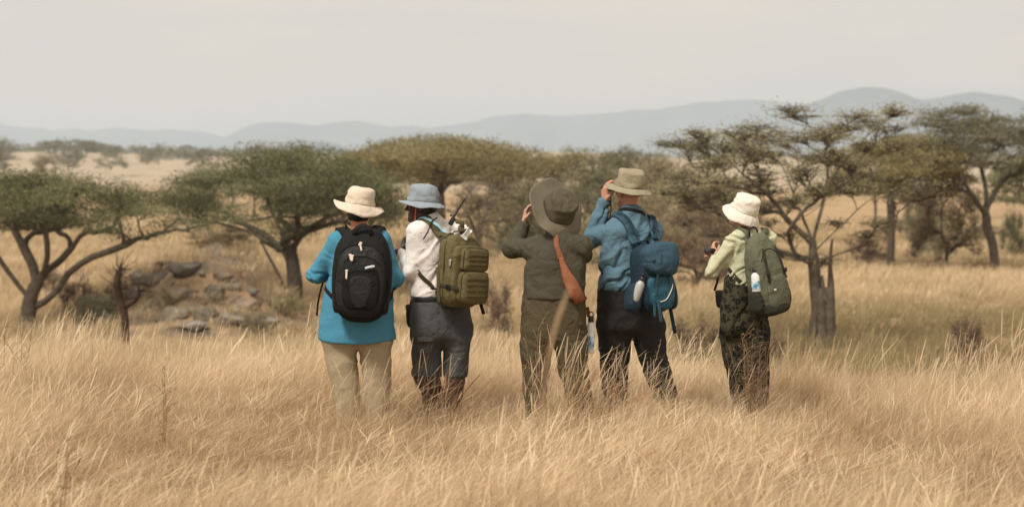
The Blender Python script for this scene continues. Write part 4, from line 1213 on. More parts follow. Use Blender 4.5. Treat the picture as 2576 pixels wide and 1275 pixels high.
m_eye_w = plain("eye_white", (.62, .58, .53), .3); m_eye_d = plain("eye_dark", (.02, .012, .008), .2)
m_boot = cloth("boot_leather", (.10, .065, .04), .7, .2)
def person(cfg):
    Y = cfg['Y']; yaw = math.radians(cfg['yaw']); kr = cfg.get('k', .62)
    ca, sa = math.cos(yaw), math.sin(yaw)
    fwd = np.array([-sa, ca, 0]); rgt = np.array([ca, sa, 0])
    def P(c, r, dy=0.0): return np.array(W(c, r, Y + dy))
    def secs(rows, kk=None, inset=0.0):
        out = []
        for row in rows:
            r, cl, cr_ = row[:3]; dy = row[3] if len(row) > 3 else 0.0; k = row[4] if len(row) > 4 else (kk or kr)
            a, b = P(cl, r, dy), P(cr_, r, dy)
            w = (b[0] - a[0]) / 2
            rx = w / math.sqrt(ca * ca + k * k * sa * sa)
            out.append(((a[2] + b[2]) / 2, (a[0] + b[0]) / 2, Y + dy, max(.02, rx - inset), max(.02, rx * k - inset)))
        return out
    feet_c = [(cfg['legs'][0][-1][1] + cfg['legs'][0][-1][2]) / 2, (cfg['legs'][1][-1][1] + cfg['legs'][1][-1][2]) / 2]
    bx = P(sum(feet_c) / 2, 1060)[0]
    base = Vector((bx, Y, gz(bx, Y)))
    root = thing("person", cfg['label'], "person", base)
    hs = cfg['hscale']
    hp = P(*cfg['head']); Mh = head_frame(hp, math.radians(cfg['hyaw']), math.radians(cfg['hpitch']), math.radians(cfg.get('hroll', 0)), hs)
    Ah = np.array(Mh)
    def H(x, y, z): return Ah[:3, :3] @ np.array([x, y, z]) + Ah[:3, 3]
    nb = P(*cfg['neck'])
    arms = []
    for side in ('L', 'R'):
        a = cfg['arm' + side]
        wr = H(*a['wrist_h']) if 'wrist_h' in a else P(*a['wrist'])
        arms.append((side, P(*a['sh']), P(*a['el']), wr, a))
    lo = np.array([1e9] * 3); hi = -lo
    for _, s_, e_, w_, _a in arms:
        for q in (s_, e_, w_): lo = np.minimum(lo, q - .22); hi = np.maximum(hi, q + .22)
    for r in secs(cfg['shirt']) + secs(cfg['pelvis']):
        lo[:2] = np.minimum(lo[:2], [r[1] - r[3] - .1, r[2] - .36]); hi[:2] = np.maximum(hi[:2], [r[1] + r[3] + .1, r[2] + .36])
    for lg in cfg['legs']:
        for r in lg:
            a, b = P(r[1], r[0]), P(r[2], r[0]); lo[0] = min(lo[0], a[0] - .12); hi[0] = max(hi[0], b[0] + .12)
    lo[2] = base.z - .06; hi[2] = max(hi[2], hp[2] + .2)
    # pelvis reaches up under the shirt and tapers into the legs
    pv = cfg['pelvis']; pelv = [(pv[0][0] - 22,) + tuple(pv[0][1:])] + list(pv)
    l_ = pv[-1]; pelv.append((l_[0] + 8, l_[1] + 7, l_[2] - 7, 0, .44))
    # ---- body: one continuous surface
    ins = .026
    fx, fy, fz = [], [], []
    for _, s_, e_, w_, a in arms:
        for L_, i in ((fx, 0), (fy, 1), (fz, 2)):
            L_.append((w_[i] - .11, w_[i] + .11, .0052 if i != 1 else .0065))
    for L_, i in ((fx, 0), (fy, 1), (fz, 2)):
        L_.append((hp[i] - .13, hp[i] + .13, .0055))
    f = Field(axis(lo[0], hi[0], .012, fx), axis(lo[1], hi[1], .013, fy), axis(lo[2], hi[2], .013, fz))
    f.loft(secs([q_ for q_ in cfg['shirt'] if q_[0] < cfg['pelvis'][0][0] - 4], None, ins), yaw, .02)
    f.loft(secs([(q_[0] - 30,) + tuple(q_[1:]) for q_ in pelv[:1]] + pelv[:-1], cfg.get('pk', .58), ins + .012), yaw, .03, 2.3, .09)
    for lg in cfg['legs']:
        q = [(a_[0], a_[1], a_[2], a_[3] - i_, a_[4] - i_) for a_, i_ in zip(secs(lg, 1.0), [(.004 if ('shorts' in cfg and w_[0] > cfg['shorts']) else .032) for w_ in lg][::1])]
        f.loft(q, yaw, .03)
        zb, xb, yb = q[-1][0], q[-1][1], q[-1][2]
        ft = np.array([xb, yb, base.z + .05])
        f.cone((xb, yb, base.z + .12), ft, .04, .04, .03); f.cone(ft - fwd * .03 - np.array([0, 0, .012]), ft + fwd * .15 - np.array([0, 0, .018]), .036, .030, .03)
    for _, s_, e_, w_, a in arms:
        rs, re, rw = a['r']
        f.cone(nb, s_, .05, rs - ins - .006, .03); f.cone(s_, e_, rs - ins, re - ins, .03)
        mid = e_ + (w_ - e_) * .3
        f.cone(e_, mid, re - ins, re - ins * .9, .02); f.cone(mid, w_, re - ins, .025, .02)
        add_hand(f, w_, a['hd'] if 'hd' in a else (w_ - e_), a['hn'], _, a.get('hs', 1.0), a.get('curl', (.6, .6, .4)))
    f.cone(nb - np.array([0, 0, .03]), H(0, -.022, -.05), .060 * hs, .052 * hs, .03)
    add_head(f, Mh, hs)
    V, F = f.mesh()
    body = obj("body", V, F, cfg['m_skin'], root)
    for q in (-1, 1):
        e, g = lathe([(.0005, -.0115), (.006, -.0098), (.010, -.0058), (.0115, 0), (.010, .0058), (.006, .0098), (.0005, .0115)], 12)
        e2 = xf(e, Mh @ Matrix.Translation((q * .032, .0765, .007)) @ Matrix.Rotation(-math.pi / 2, 4, 'X'))
        eo = obj("eye", e2, g, m_eye_w, root)
        p, g = lathe([(.0003, .0122), (.0045, .0112), (.0052, .0098)], 10)
        obj("iris", xf(p, Mh @ Matrix.Translation((q * .032, .0765, .007)) @ Matrix.Rotation(-math.pi / 2, 4, 'X')), g, m_eye_d, eo)
    # ---- shirt
    f = Field(axis(lo[0], hi[0], .0085), axis(lo[1], hi[1], .0095), axis(lo[2] + .6, hi[2], .0085))
    f.loft(secs(cfg['shirt']), yaw, .02)
    for _, s_, e_, w_, a in arms:
        rs, re, rw = a['r']
        f.cone(nb - np.array([0, 0, .015]), s_, cfg.get('yoke', .062), rs, .05)
        f.cone(s_, e_, rs, re, .045); cuff = w_ - (w_ - e_) / np.linalg.norm(w_ - e_) * .012
        mid = e_ + (cuff - e_) * .55
        f.cone(e_, mid, re, (re + rw) / 2 + .004, .02); f.cone(mid, cuff, (re + rw) / 2 + .002, rw, .02)
    ch = cfg.get('collar', .03); cr_ = cfg.get('collar_r', .066) * hs
    ax = H(0, -.022, -.05) - nb; ax /= np.linalg.norm(ax)
    f.cone(nb - ax * .03, nb + ax * ch, cr_ + .008, cr_, .02)
    hc, hr, hk = cfg['hem']     # centre column, row, rise per m2
    hz = P(hc, hr)[2]; hx = P(hc, hr)[0]
    f.clip(lambda X, Y_, Z: (hz + hk * (X - hx) ** 2) - Z)
    ctop = nb + ax * ch
    f.blend(lambda X, Y_, Z: .5 * 0 + np.maximum((-(X - ctop[0]) * ax[0] - (Y_ - ctop[1]) * ax[1] - (Z - ctop[2]) * ax[2]),
            np.sqrt((X - ctop[0]) ** 2 + (Y_ - ctop[1]) ** 2 + (Z - ctop[2]) ** 2) - cr_ * 1.35), ctop - .12, ctop + .12, .004, 'sub')
    V, F = f.mesh()
    fl = folds(cfg['seed'], 3.2, 8.0, cfg.get('tilt', .5))
    V = wrinkle(V, F, cfg.get('fold', .010), lambda q: np.maximum(fl(q), -1.0))
    shirt = obj("shirt", V, F, cfg['m_shirt'], root)
    # ---- trousers or shorts
    f = Field(axis(lo[0], hi[0], .009), axis(lo[1], hi[1], .0105), axis(lo[2], P(0, pelv[0][0])[2] + .05, .0105))
    f.loft(secs(pelv, cfg.get('pk', .58)), yaw, .02, 2.3, .09)
    F0 = f.F.copy(); FL = []
    for lg in cfg['legs']:
        f.F = F0.copy(); f.loft(secs(lg, cfg.get('legk', 1.0)), yaw, .07); FL.append(f.F)
    f.F = np.minimum(FL[0], FL[1])
    if 'shorts' in cfg:
        zc = P(0, cfg['shorts'])[2]; f.clip(lambda X, Y_, Z: zc - Z)
    V, F = f.mesh()
    V = wrinkle(V, F, cfg.get('tfold', .012), folds(cfg['seed'] + 30, 4.0, 7.0, -.4))
    obj("shorts" if 'shorts' in cfg else "trousers", V, F, cfg['m_trousers'], root)
    # ---- boots
    for lg in cfg['legs']:
        q = secs(lg, 1.0)[-1]; xb, yb = q[1], q[2]
        ff = Field(axis(xb - .2, xb + .2, .012), axis(yb - .25, yb + .28, .012), axis(base.z - .03, base.z + .26, .012))
        ft = np.array([xb, yb, base.z + .05])
        ff.cone((xb, yb, base.z + .19), ft, .058, .056, .03); ff.cone(ft - fwd * .035 - np.array([0, 0, .012]), ft + fwd * .16 - np.array([0, 0, .014]), .048, .042, .03)
        ff.clip(lambda X, Y_, Z: base.z + .004 - Z)
        V, F = ff.mesh(); obj("boot", V, F, m_boot, root)
    # ---- hair
    if 'hair' in cfg:
        hh = cfg['hair']
        ff = Field(axis(hp[0] - .16, hp[0] + .16, .0055), axis(hp[1] - .16, hp[1] + .16, .0055), axis(hp[2] - .19, hp[2] + .15, .0055))
        t_ = hh.get('t', .007)
        ff.ell((0, -.014, .03), (.074 + t_, .094 + t_, .086 + t_), Mh, .01)
        ff.ell((0, -.03, -.02 - hh.get('drop', 0) * .5), (.066 + t_, .070 + t_, .06 + hh.get('drop', 0)), Mh, .03)
        Mi = np.array(Mh.inverted())
        fy_, zl = hh.get('front', .03), hh.get('zlow', -.05)
        def cl(X, Y_, Z):
            p = np.stack([X, Y_, Z], -1) @ Mi[:3, :3].T + Mi[:3, 3]
            return np.maximum(np.maximum(p[..., 1] - fy_ - np.maximum(0, p[..., 2]) * .5, zl - p[..., 2]), (hh.get('ear', .0) and 1) * np.minimum(.02 - np.abs(p[..., 1] + .0), .0) - .001) if False else np.maximum(p[..., 1] - fy_ - np.maximum(0, p[..., 2]) * .5, zl - p[..., 2])
        ff.clip(cl)
        if 'bun' in hh: ff.ell(hh['bun'][0], hh['bun'][1], Mh, .02)
        V, F = ff.mesh()
        V = wrinkle(V, F, hh.get('rough', .003), lambda V: fbm(V[:, 0] * 60, V[:, 1] * 60, V[:, 2] * 16, 5, 2))
        obj("hair", V, F, hh['m'], root)
    return dict(root=root, P=P, H=H, Mh=Mh, fwd=fwd, rgt=rgt, yaw=yaw, base=base, nb=nb, arms=arms, Y=Y)

def hat(p, m_crown, m_brim, ra, h, brim, droop, z0=.034, tilt=(0, 0), long=1.10, top=.80, dome=.012, seed=1, wr=.004, thick=.0035, band=None, offs=(0, 0), rnd=.55, wav=1.0):
    root = p['root']
    M = p['Mh'] @ Matrix.Translation((offs[0], -.012 + offs[1], z0)) @ mrot(0, math.radians(tilt[0]), math.radians(tilt[1]))
    ho = bpy.data.objects.new("hat", None); COL.objects.link(ho); ho.parent = root; ho.empty_display_size = .05
    seg = 56
    th = np.linspace(0, 2 * math.pi, seg, endpoint=False)
    zs = h * .60
    prof = [(.001, h + dome)] + [(max(.004, top * math.sin(f_) ** rnd), zs + (h + dome - zs) * math.cos(f_) ** rnd) for f_ in np.linspace(0.03, math.pi / 2, 11)]
    prof += [(top + (1 - top) * t ** 1.3, zs * (1 - t)) for t in (.12, .26, .4, .55, .7, .85, 1.0)]
    V = []
    for r, z in prof:
        for t in th:
            rr = ra * r * (1 + .02 * math.cos(2 * t + seed))
            V.append((rr * math.cos(t), rr * long * math.sin(t), z))
    V = np.array(V)
    if wr:
        n = fbm(V[:, 0] * 16 + seed, V[:, 1] * 16, V[:, 2] * 34, seed, 2); rg = 1 - 2 * np.abs(fbm(V[:, 0] * 9, V[:, 1] * 9 + seed, V[:, 2] * 30, seed + 5, 2))
        s_ = np.sqrt(V[:, 0] ** 2 + V[:, 1] ** 2) / ra
        k = np.clip(s_ * 1.4, 0, 1)[:, None] * np.array([1, 1, .2])
        V = V + V / (np.linalg.norm(V, axis=1)[:, None] + 1e-6) * (n * wr + rg * wr * .9)[:, None] * k
        V[:, 2] += n * wr * 1.2 * (V[:, 2] > h * .8)
    F = [(i * seg + j, i * seg + (j + 1) % seg, (i + 1) * seg + (j + 1) % seg, (i + 1) * seg + j) for i in range(len(prof) - 1) for j in range(seg)]
    c = obj("crown", xf(V, M), F, m_crown, ho)
    md = c.modifiers.new("thick", 'SOLIDIFY'); md.thickness = thick; md.offset = -1
    V = []
    ns = 10
    for s in np.linspace(0, 1, ns):
        for t in th:
            rr = ra * .985 + brim * s * (1 + .03 * wav * math.sin(3 * t + seed)); d = droop(math.degrees(t) % 360)
            V.append((rr * math.cos(t) * (1 - max(0, d) * .8 * s / (brim + .001) * .25), (ra * .985 * long + brim * s) * math.sin(t) * (1 - max(0, d) * .8 * s / (brim + .001) * .25),
                      .001 - d * s ** 1.6 + .003 * wav * (math.sin(5 * t + seed * 2) + .6 * math.sin(8 * t + seed)) * s * s))
    F = [((i + 1) * seg + j, (i + 1) * seg + (j + 1) % seg, i * seg + (j + 1) % seg, i * seg + j) for i in range(ns - 1) for j in range(seg)]
    b = obj("brim", xf(V, M), F, m_brim, ho)
    md = b.modifiers.new("thick", 'SOLIDIFY'); md.thickness = thick; md.offset = 0
    if band:
        w = []
        for z in (.004, .022):
            for t in th:
                w.append(((ra + .003) * math.cos(t), (ra + .003) * long * math.sin(t), z))
        F = [(j, (j + 1) % seg, seg + (j + 1) % seg, seg + j) for j in range(seg)]
        bo = obj("hat_band", xf(w, M), F, band, ho)
        md = bo.modifiers.new("thick", 'SOLIDIFY'); md.thickness = .002; md.offset = 1
    return ho, M
def smoothcos(t, keys):
    """periodic interpolation of droop in metres over azimuth degrees"""
    a = np.array([k for k, _ in keys] + [keys[0][0] + 360], float); v = np.array([q for _, q in keys] + [keys[0][1]], float)
    t = (t - a[0]) % 360 + a[0]
    i = int(np.searchsorted(a, t, 'right') - 1); i = min(i, len(a) - 2)
    f = (t - a[i]) / (a[i + 1] - a[i]); f = f * f * (3 - 2 * f)
    return float(v[i] * (1 - f) + v[i + 1] * f)

m_skin_tan = skin("skin_tanned", S(200, 132, 100)); m_skin_dark = skin("skin_dark", S(66, 46, 37), .42)
m_skin_red = skin("skin_sunburnt", S(184, 132, 106)); m_skin_fair = skin("skin_fair", S(190, 148, 122))
m_hair_black = cloth("black_hair", (.008, .006, .005), .55, .4, 60, 200, .4, .4)
m_hair_grey = cloth("grey_hair", S(170, 160, 145), .6, .2, 60, 200, .4, .3)
m_hair_brown = cloth("brown_hair", (.06, .035, .02), .55, .3, 60, 200, .4, .3)
m_shirt_blue = cloth("blue_jersey", S(70, 132, 158), .8, .06, 6, 1200, .2, .2, .25)
m_khaki = cloth("khaki_cotton", S(164, 150, 124), .9, .08, 9, 900, .3, .1, .22)
m_hat_beige = cloth("beige_cotton", S(206, 192, 172), .9, .06, 20, 900, .35, .1, .25)
m_shirt_white = cloth("white_cotton", S(224, 218, 213), .85, .04, 8, 1000, .25, .2, .35)
m_hat_grey = cloth("grey_cotton", S(140, 150, 157), .9, .08, 20, 900, .35, .1, .3)
m_grey_trs = cloth("slate_grey_cotton", S(80, 81, 81), .9, .14, 9, 900, .3, .15, .5)
m_olive_shirt = cloth("dark_olive_cotton", S(77, 73, 61), .9, .1, 8, 900, .3, .12, .45)
m_olive_hat = cloth("olive_nylon", S(112, 105, 87), .75, .06, 12, 900, .25, .25, .1)
m_olive_crown = cloth("dark_olive_crown", S(86, 81, 65), .85, .12, 14, 900, .3, .15, .5)
m_olive_trs = cloth("olive_trousers", S(80, 72, 54), .9, .12, 8, 900, .3, .12, .5)
m_denim = cloth("blue_chambray", S(90, 118, 132), .9, .10, 40, 700, .4, .12, .5)
m_hat_tan = cloth("tan_canvas", S(148, 138, 115), .9, .08, 16, 900, .35, .12, .35)
m_black_trs = cloth("black_trousers", S(47, 45, 42), .9, .15, 8, 900, .3, .15, .5)
m_hat_white = cloth("cream_cotton", S(222, 214, 199), .9, .04, 14, 900, .3, .12, .3)
m_pale_green = cloth("pale_green_cotton", S(192, 192, 160), .88, .05, 8, 900, .3, .15, .4)
def leopard():
    m, nt, out = nmat("leopard_print")
    N = nt.nodes.new; K = nt.links.new
    b = N("ShaderNodeBsdfPrincipled"); b.inputs['Roughness'].default_value = .9; b.inputs['Specular IOR Level'].default_value = .12
    tc = N("ShaderNodeTexCoord"); mp = N("ShaderNodeMapping"); mp.inputs['Scale'].default_value = (1, 1, .85)
    nz = N("ShaderNodeTexNoise"); nz.inputs['Scale'].default_value = 26; nz.inputs['Detail'].default_value = 3
    ad = N("ShaderNodeMix"); ad.data_type = 'RGBA'; ad.blend_type = 'LINEAR_LIGHT'; ad.inputs[0].default_value = .022
    vo = N("ShaderNodeTexVoronoi"); vo.inputs['Scale'].default_value = 27
    K(tc.outputs['Object'], mp.inputs['Vector']); K(mp.outputs[0], nz.inputs['Vector']); K(mp.outputs[0], ad.inputs[6]); K(nz.outputs['Color'], ad.inputs[7]); K(ad.outputs[2], vo.inputs['Vector'])
    r = N("ShaderNodeValToRGB"); e = r.color_ramp.elements
    base, mid, dk = S(66, 63, 48), S(54, 51, 40), S(28, 27, 24)
    e[0].position = 0; e[0].color = mid + (1,); e[1].position = .22; e[1].color = mid + (1,)
    for p, c in ((.26, dk), (.46, dk), (.52, base)):
        q = e.new(p); q.color = c + (1,)
    n2 = N("ShaderNodeTexNoise"); n2.inputs['Scale'].default_value = 45
    sb = N("ShaderNodeMath"); sb.operation = 'MULTIPLY_ADD'; sb.inputs[1].default_value = .35; K(tc.outputs['Object'], n2.inputs['Vector']); K(n2.outputs['Fac'], sb.inputs[0])
    s2 = N("ShaderNodeMath"); s2.operation = 'SUBTRACT'; s2.inputs[1].default_value = .175
    K(vo.outputs['Distance'], sb.inputs[2]); K(sb.outputs[0], s2.inputs[0]); K(s2.outputs[0], r.inputs[0]); K(r.outputs[0], b.inputs['Base Color'])
    n3 = N("ShaderNodeTexNoise"); n3.inputs['Scale'].default_value = 25; bp = N("ShaderNodeBump"); bp.inputs['Strength'].default_value = .5; bp.inputs['Distance'].default_value = .012
    K(tc.outputs['Object'], n3.inputs['Vector']); K(n3.outputs['Fac'], bp.inputs['Height']); K(bp.outputs[0], b.inputs['Normal']); K(b.outputs[0], out.inputs['Surface'])
    return m
m_leopard = leopard()
UP = (0, 0, 1)

# woman in the blue jersey
p1 = person(dict(Y=12.8, yaw=0, k=.64, seed=1, label="person in a bright blue long sleeved top and beige sun hat, seen from behind", m_skin=m_skin_tan, m_shirt=m_shirt_blue, m_trousers=m_khaki,
    head=(904, 527, .03), hyaw=0, hpitch=-4, hroll=3, hscale=.99, neck=(906, 582, .0), collar=.008, collar_r=.072, yoke=.066, fold=0.0119, tilt=.35,
    shirt=[(592, 868, 945, 0, .7), (612, 846, 966), (650, 834, 982), (700, 826, 987), (760, 812, 988), (810, 803, 990), (845, 800, 996), (880, 801, 997)],
    hem=(898, 862, .36),
    pelvis=[(800, 824, 972), (840, 817, 980), (862, 815, 984)],
    legs=[[(845, 811, 897), (872, 813, 898), (900, 818, 898), (950, 831, 903), (1000, 843, 905), (1085, 850, 900)], [(845, 902, 984), (872, 902, 984), (900, 905, 983), (950, 911, 983), (1000, 915, 981), (1085, 925, 978)]],
    armL=dict(sh=(853, 606, 0), el=(794, 690, .06), wrist=(868, 690, .30), r=(.066, .060, .042), hn=(.6, .2, .6)),
    armR=dict(sh=(958, 606, 0), el=(992, 700, .05), wrist=(930, 695, .30), r=(.066, .060, .042), hn=(-.6, .2, .6)),
    hair=dict(m=m_hair_black, zlow=-.078, drop=.02, front=.02, t=.010, rough=.006, bun=((0, -.078, -.055), (.046, .026, .030)))))
hat(p1, m_hat_beige, m_hat_beige, .098, .108, .086, lambda t: smoothcos(t, [(0, .020), (45, .0), (90, .03), (180, -.004), (225, .05), (270, .080), (315, .075)]), tilt=(2, 6), seed=2, wr=.008, z0=.030, top=.93, dome=.012, rnd=.62, wav=1.6)
# man in the white shirt
p2 = person(dict(Y=13.0, yaw=42, k=.60, seed=5, label="person in a white shirt, grey bucket hat and grey shorts looking to the left", m_skin=m_skin_dark, m_shirt=m_shirt_white, m_trousers=m_grey_trs,
    head=(1060, 518, -.02), hyaw=84, hpitch=2, hscale=.97, neck=(1083, 556, -.01), collar=.052, collar_r=.070, yoke=.060, fold=0.0170, tilt=-.6,
    shirt=[(572, 1052, 1130, 0, .7), (592, 1038, 1150), (630, 1034, 1158), (680, 1036, 1160), (720, 1036, 1163), (760, 1038, 1166)],
    hem=(1100, 748, .2),
    pelvis=[(742, 1039, 1166), (780, 1037, 1180), (830, 1036, 1188), (855, 1037, 1186)],
    legs=[[(855, 1037, 1112), (900, 1037, 1109), (950, 1036, 1108), (985, 1060, 1112), (1015, 1062, 1111), (1070, 1072, 1104)], [(855, 1113, 1184), (900, 1116, 1179), (950, 1118, 1172), (985, 1116, 1166), (1015, 1116, 1164), (1070, 1124, 1156)]],
    leg_inset=.012, shorts=946, legk=1.0,
    armL=dict(sh=(1050, 585, -.11), el=(1034, 682, -.12), wrist=(1014, 636, .10), r=(.064, .056, .042), hn=(.9, .3, .1), hd=(-.05, .35, .9), curl=(.7, .6, .4)),
    armR=dict(sh=(1152, 585, .11), el=(1130, 690, .20), wrist=(1040, 640, .28), r=(.062, .054, .042), hn=(-.9, .3, .1)),
    hair=dict(m=m_hair_black, zlow=-.055, front=-.012, t=.006, rough=.003)))
hat(p2, m_hat_grey, m_hat_grey, .097, .110, .072, lambda t: smoothcos(t, [(0, .03), (90, .008), (180, .040), (270, .030)]), tilt=(3, 0), seed=4, wr=.008, top=.93, dome=.016, z0=.028, rnd=.70)
# person in dark olive with the wide hat
p3 = person(dict(Y=12.8, yaw=4, k=.60, seed=9, label="person in dark olive clothes and a very wide brimmed olive hat", m_skin=m_skin_fair, m_shirt=m_olive_shirt, m_trousers=m_olive_trs,
    head=(1398, 540, .06), hyaw=19, hpitch=26, hscale=.99, neck=(1402, 592, .0), collar=.03, collar_r=.07, yoke=.064, fold=0.0187, tilt=.8,
    shirt=[(600, 1358, 1452, 0, .7), (622, 1332, 1474), (660, 1323, 1475), (700, 1320, 1472), (735, 1316, 1474), (765, 1314, 1478)],
    hem=(1395, 752, .1),
    pelvis=[(742, 1317, 1472), (790, 1311, 1475), (835, 1309, 1477), (855, 1309, 1477)],
    legs=[[(862, 1309, 1394), (900, 1309, 1388), (950, 1312, 1381), (1000, 1317, 1371), (1085, 1326, 1370)], [(862, 1392, 1477), (900, 1399, 1478), (950, 1409, 1482), (1010, 1428, 1492), (1085, 1446, 1496)]],
    armL=dict(sh=(1346, 622, 0), el=(1288, 625, .12), wrist=(1318, 563, .20), r=(.066, .062, .044), hn=(.9, .0, .2), hd=(.12, .10, .9), curl=(.5, .7, .6)),
    armR=dict(sh=(1460, 622, 0), el=(1466, 640, .24), wrist=(1385, 575, .34), r=(.066, .058, .044), hn=(-.9, .1, .2), hd=(-.2, .1, .8)),
    hair=dict(m=m_hair_grey, zlow=-.10, drop=.04, front=.0, t=.012, rough=.006)))
hat(p3, m_olive_crown, m_olive_hat, .106, .130, .124, lambda t: smoothcos(t, [(0, .045), (60, -.01), (90, -.035), (180, -.025), (225, .02), (270, .055), (315, .06)]), tilt=(28, 11), seed=6, wr=.013, top=.88, dome=.006, z0=.052, offs=(0, -.018), wav=2.4)
# tall man with binoculars
p4 = person(dict(Y=13.2, yaw=27, k=.58, seed=13, label="tall person in a blue chambray shirt and tan hat looking through binoculars", m_skin=m_skin_red, m_shirt=m_denim, m_trousers=m_black_trs,
    head=(1582, 482, .02), hyaw=31, hpitch=6, hscale=1.02, neck=(1588, 535, .0), collar=.045, collar_r=.070, yoke=.066, fold=0.0204, tilt=-.7,
    shirt=[(556, 1552, 1636, 0, .7), (578, 1528, 1660), (610, 1518, 1662), (650, 1512, 1660), (700, 1507, 1656), (745, 1506, 1656)],
    hem=(1580, 729, .1),
    pelvis=[(722, 1505, 1658), (770, 1503, 1665), (815, 1504, 1669), (832, 1505, 1670)],
    legs=[[(815, 1505, 1588), (840, 1505, 1587), (880, 1507, 1585), (930, 1511, 1580), (985, 1520, 1576), (1070, 1530, 1573)], [(815, 1588, 1669), (840, 1591, 1671), (880, 1600, 1675), (930, 1618, 1686), (985, 1642, 1702), (1070, 1666, 1712)]],
    armL=dict(sh=(1548, 582, -.06), el=(1488, 598, .07), wrist_h=(-.108, .125, -.085), r=(.066, .064, .044), hn=(.75, .35, -.1), hd=(-.02, .02, 1.0), curl=(.45, .6, .5), hs=1.05),
    armR=dict(sh=(1640, 578, .08), el=(1630, 625, .34), wrist_h=(.085, .115, -.075), r=(.064, .060, .044), hn=(-.75, -.3, .1), hd=(.0, .0, 1.0), curl=(.45, .6, .5), hs=1.05),
    hair=dict(m=m_hair_grey, zlow=-.012, front=-.02, t=.003, rough=.001)))
hat(p4, m_hat_tan, m_hat_tan, .098, .108, .072, lambda t: smoothcos(t, [(0, .030), (90, .004), (180, .030), (270, .030)]), tilt=(6, 2), seed=8, wr=.009, rnd=.42, top=.86, dome=.006, z0=.034)
# woman in leopard print trousers
p5 = person(dict(Y=14.0, yaw=38, k=.60, seed=17, label="person in a pale green shirt, leopard print trousers and cream bucket hat", m_skin=m_skin_fair, m_shirt=m_pale_green, m_trousers=m_leopard,
    head=(1868, 532, .0), hyaw=44, hpitch=12, hscale=.97, neck=(1888, 582, .0), collar=.03, collar_r=.066, yoke=.056, fold=0.0170, tilt=-.5,
    shirt=[(596, 1860, 1925, 0, .7), (612, 1842, 1942), (650, 1830, 1940), (690, 1824, 1932), (735, 1822, 1930)],
    hem=(1875, 716, .1),
    pelvis=[(708, 1820, 1928), (750, 1813, 1931), (800, 1810, 1935), (835, 1810, 1935)],
    legs=[[(836, 1811, 1878), (880, 1815, 1880), (930, 1826, 1885), (980, 1838, 1888), (1037, 1845, 1885)], [(836, 1868, 1935), (880, 1870, 1934), (930, 1874, 1933), (980, 1884, 1934), (1037, 1892, 1932)]],
    armL=dict(sh=(1850, 604, -.10), el=(1793, 684, -.06), wrist=(1800, 648, .14), r=(.060, .053, .040), hn=(.7, .5, .1), hd=(-.25, .5, .7), curl=(.6, .7, .5)),
    armR=dict(sh=(1932, 602, .10), el=(1920, 680, .22), wrist=(1820, 645, .24), r=(.058, .052, .040), hn=(-.7, .4, .1)),
    hair=dict(m=m_hair_brown, zlow=-.07, front=.0, t=.008, rough=.003)))
hat(p5, m_hat_white, m_hat_white, .098, .114, .078, lambda t: smoothcos(t, [(0, .075), (90, .030), (180, .078), (270, .072)]), tilt=(13, 4), seed=10, wr=.009, rnd=.66, top=.88, dome=.016, z0=.008)
# ------------------------------------------------------------------ packs, bags, bottles, binoculars
from mathutils.bvhtree import BVHTree
def bvh_of(o):
    org = Vector((0, 0, 0)); q = root_of(o); org = ORG[q.name]
    return BVHTree.FromPolygons([tuple(v.co + org) for v in o.data.vertices], [tuple(p.vertices) for p in o.data.polygons])
def hug(path, tree, off=.004, n=24, free=()):
    """lays a path on a garment; control points listed in 'free' stay where they are"""
    cp = []; nr = []
    for i, p in enumerate(path):
        p = Vector(p)
        loc, nor, _, d = tree.find_nearest(p)
        if i in free: cp.append(p); nr.append(nor)
        else: cp.append(loc + nor * off); nr.append(nor)
    pts = smooth_path(cp, n); N = []
    tt = np.linspace(0, len(cp) - 1, n)
    fr = np.array([1.0 if i in free else 0.0 for i in range(len(cp))])
    out = []
    for i, p in enumerate(pts):
        loc, nor, _, d = tree.find_nearest(Vector(p))
        k = np.interp(tt[i], np.arange(len(cp)), fr)
        q = Vector(p) * k + (loc + nor * off) * (1 - k)
        if k > .01 and (Vector(p) - loc).dot(nor) < off: q = loc + nor * off
        out.append(q); N.append(nor)
    out = smooth_path(out, n)
    return out, np.array([tuple(v) for v in N])
def sbox(w, d, h, e=4.0, n=12, fn=None):
    """soft box: cube pushed towards a super-ellipsoid, then shaped by fn"""
    idx = {}; V = []; F = []
    def mp(u, v, z):
        p = np.array([u, v, z], float); q = p / (np.abs(p) ** e).sum() ** (1 / e)
        q = q * np.array([w / 2, d / 2, h / 2])
        return fn(q) if fn else q
    def vid(i, j, k):
        if (i, j, k) not in idx:
            idx[(i, j, k)] = len(V); V.append(mp(2 * i / n - 1, 2 * j / n - 1, 2 * k / n - 1))
        return idx[(i, j, k)]
    for a in range(n):
        for b in range(n):
            for s in (0, n):
                q = [(s, a, b), (s, a + 1, b), (s, a + 1, b + 1), (s, a, b + 1)]; F.append([vid(*t) for t in (q if s else q[::-1])])
                q = [(a, s, b), (a, s, b + 1), (a + 1, s, b + 1), (a + 1, s, b)]; F.append([vid(*t) for t in (q if s else q[::-1])])
                q = [(a, b, s), (a + 1, b, s), (a + 1, b + 1, s), (a, b + 1, s)]; F.append([vid(*t) for t in (q if s else q[::-1])])
    return np.array(V), F, mp
def rumple(V, amp, f=9.0, seed=0):
    n = fbm(V[:, 0] * f + seed, V[:, 1] * f, V[:, 2] * f * 1.4, seed, 3)
    r = 1 - 2 * np.abs(fbm(V[:, 0] * f * .6, V[:, 1] * f * .6 + seed, V[:, 2] * f * 1.5, seed + 3, 2))
    c = V - V.mean(0); c /= np.linalg.norm(c, axis=1)[:, None] + 1e-9
    return V + c * (amp * (n + .6 * r))[:, None]
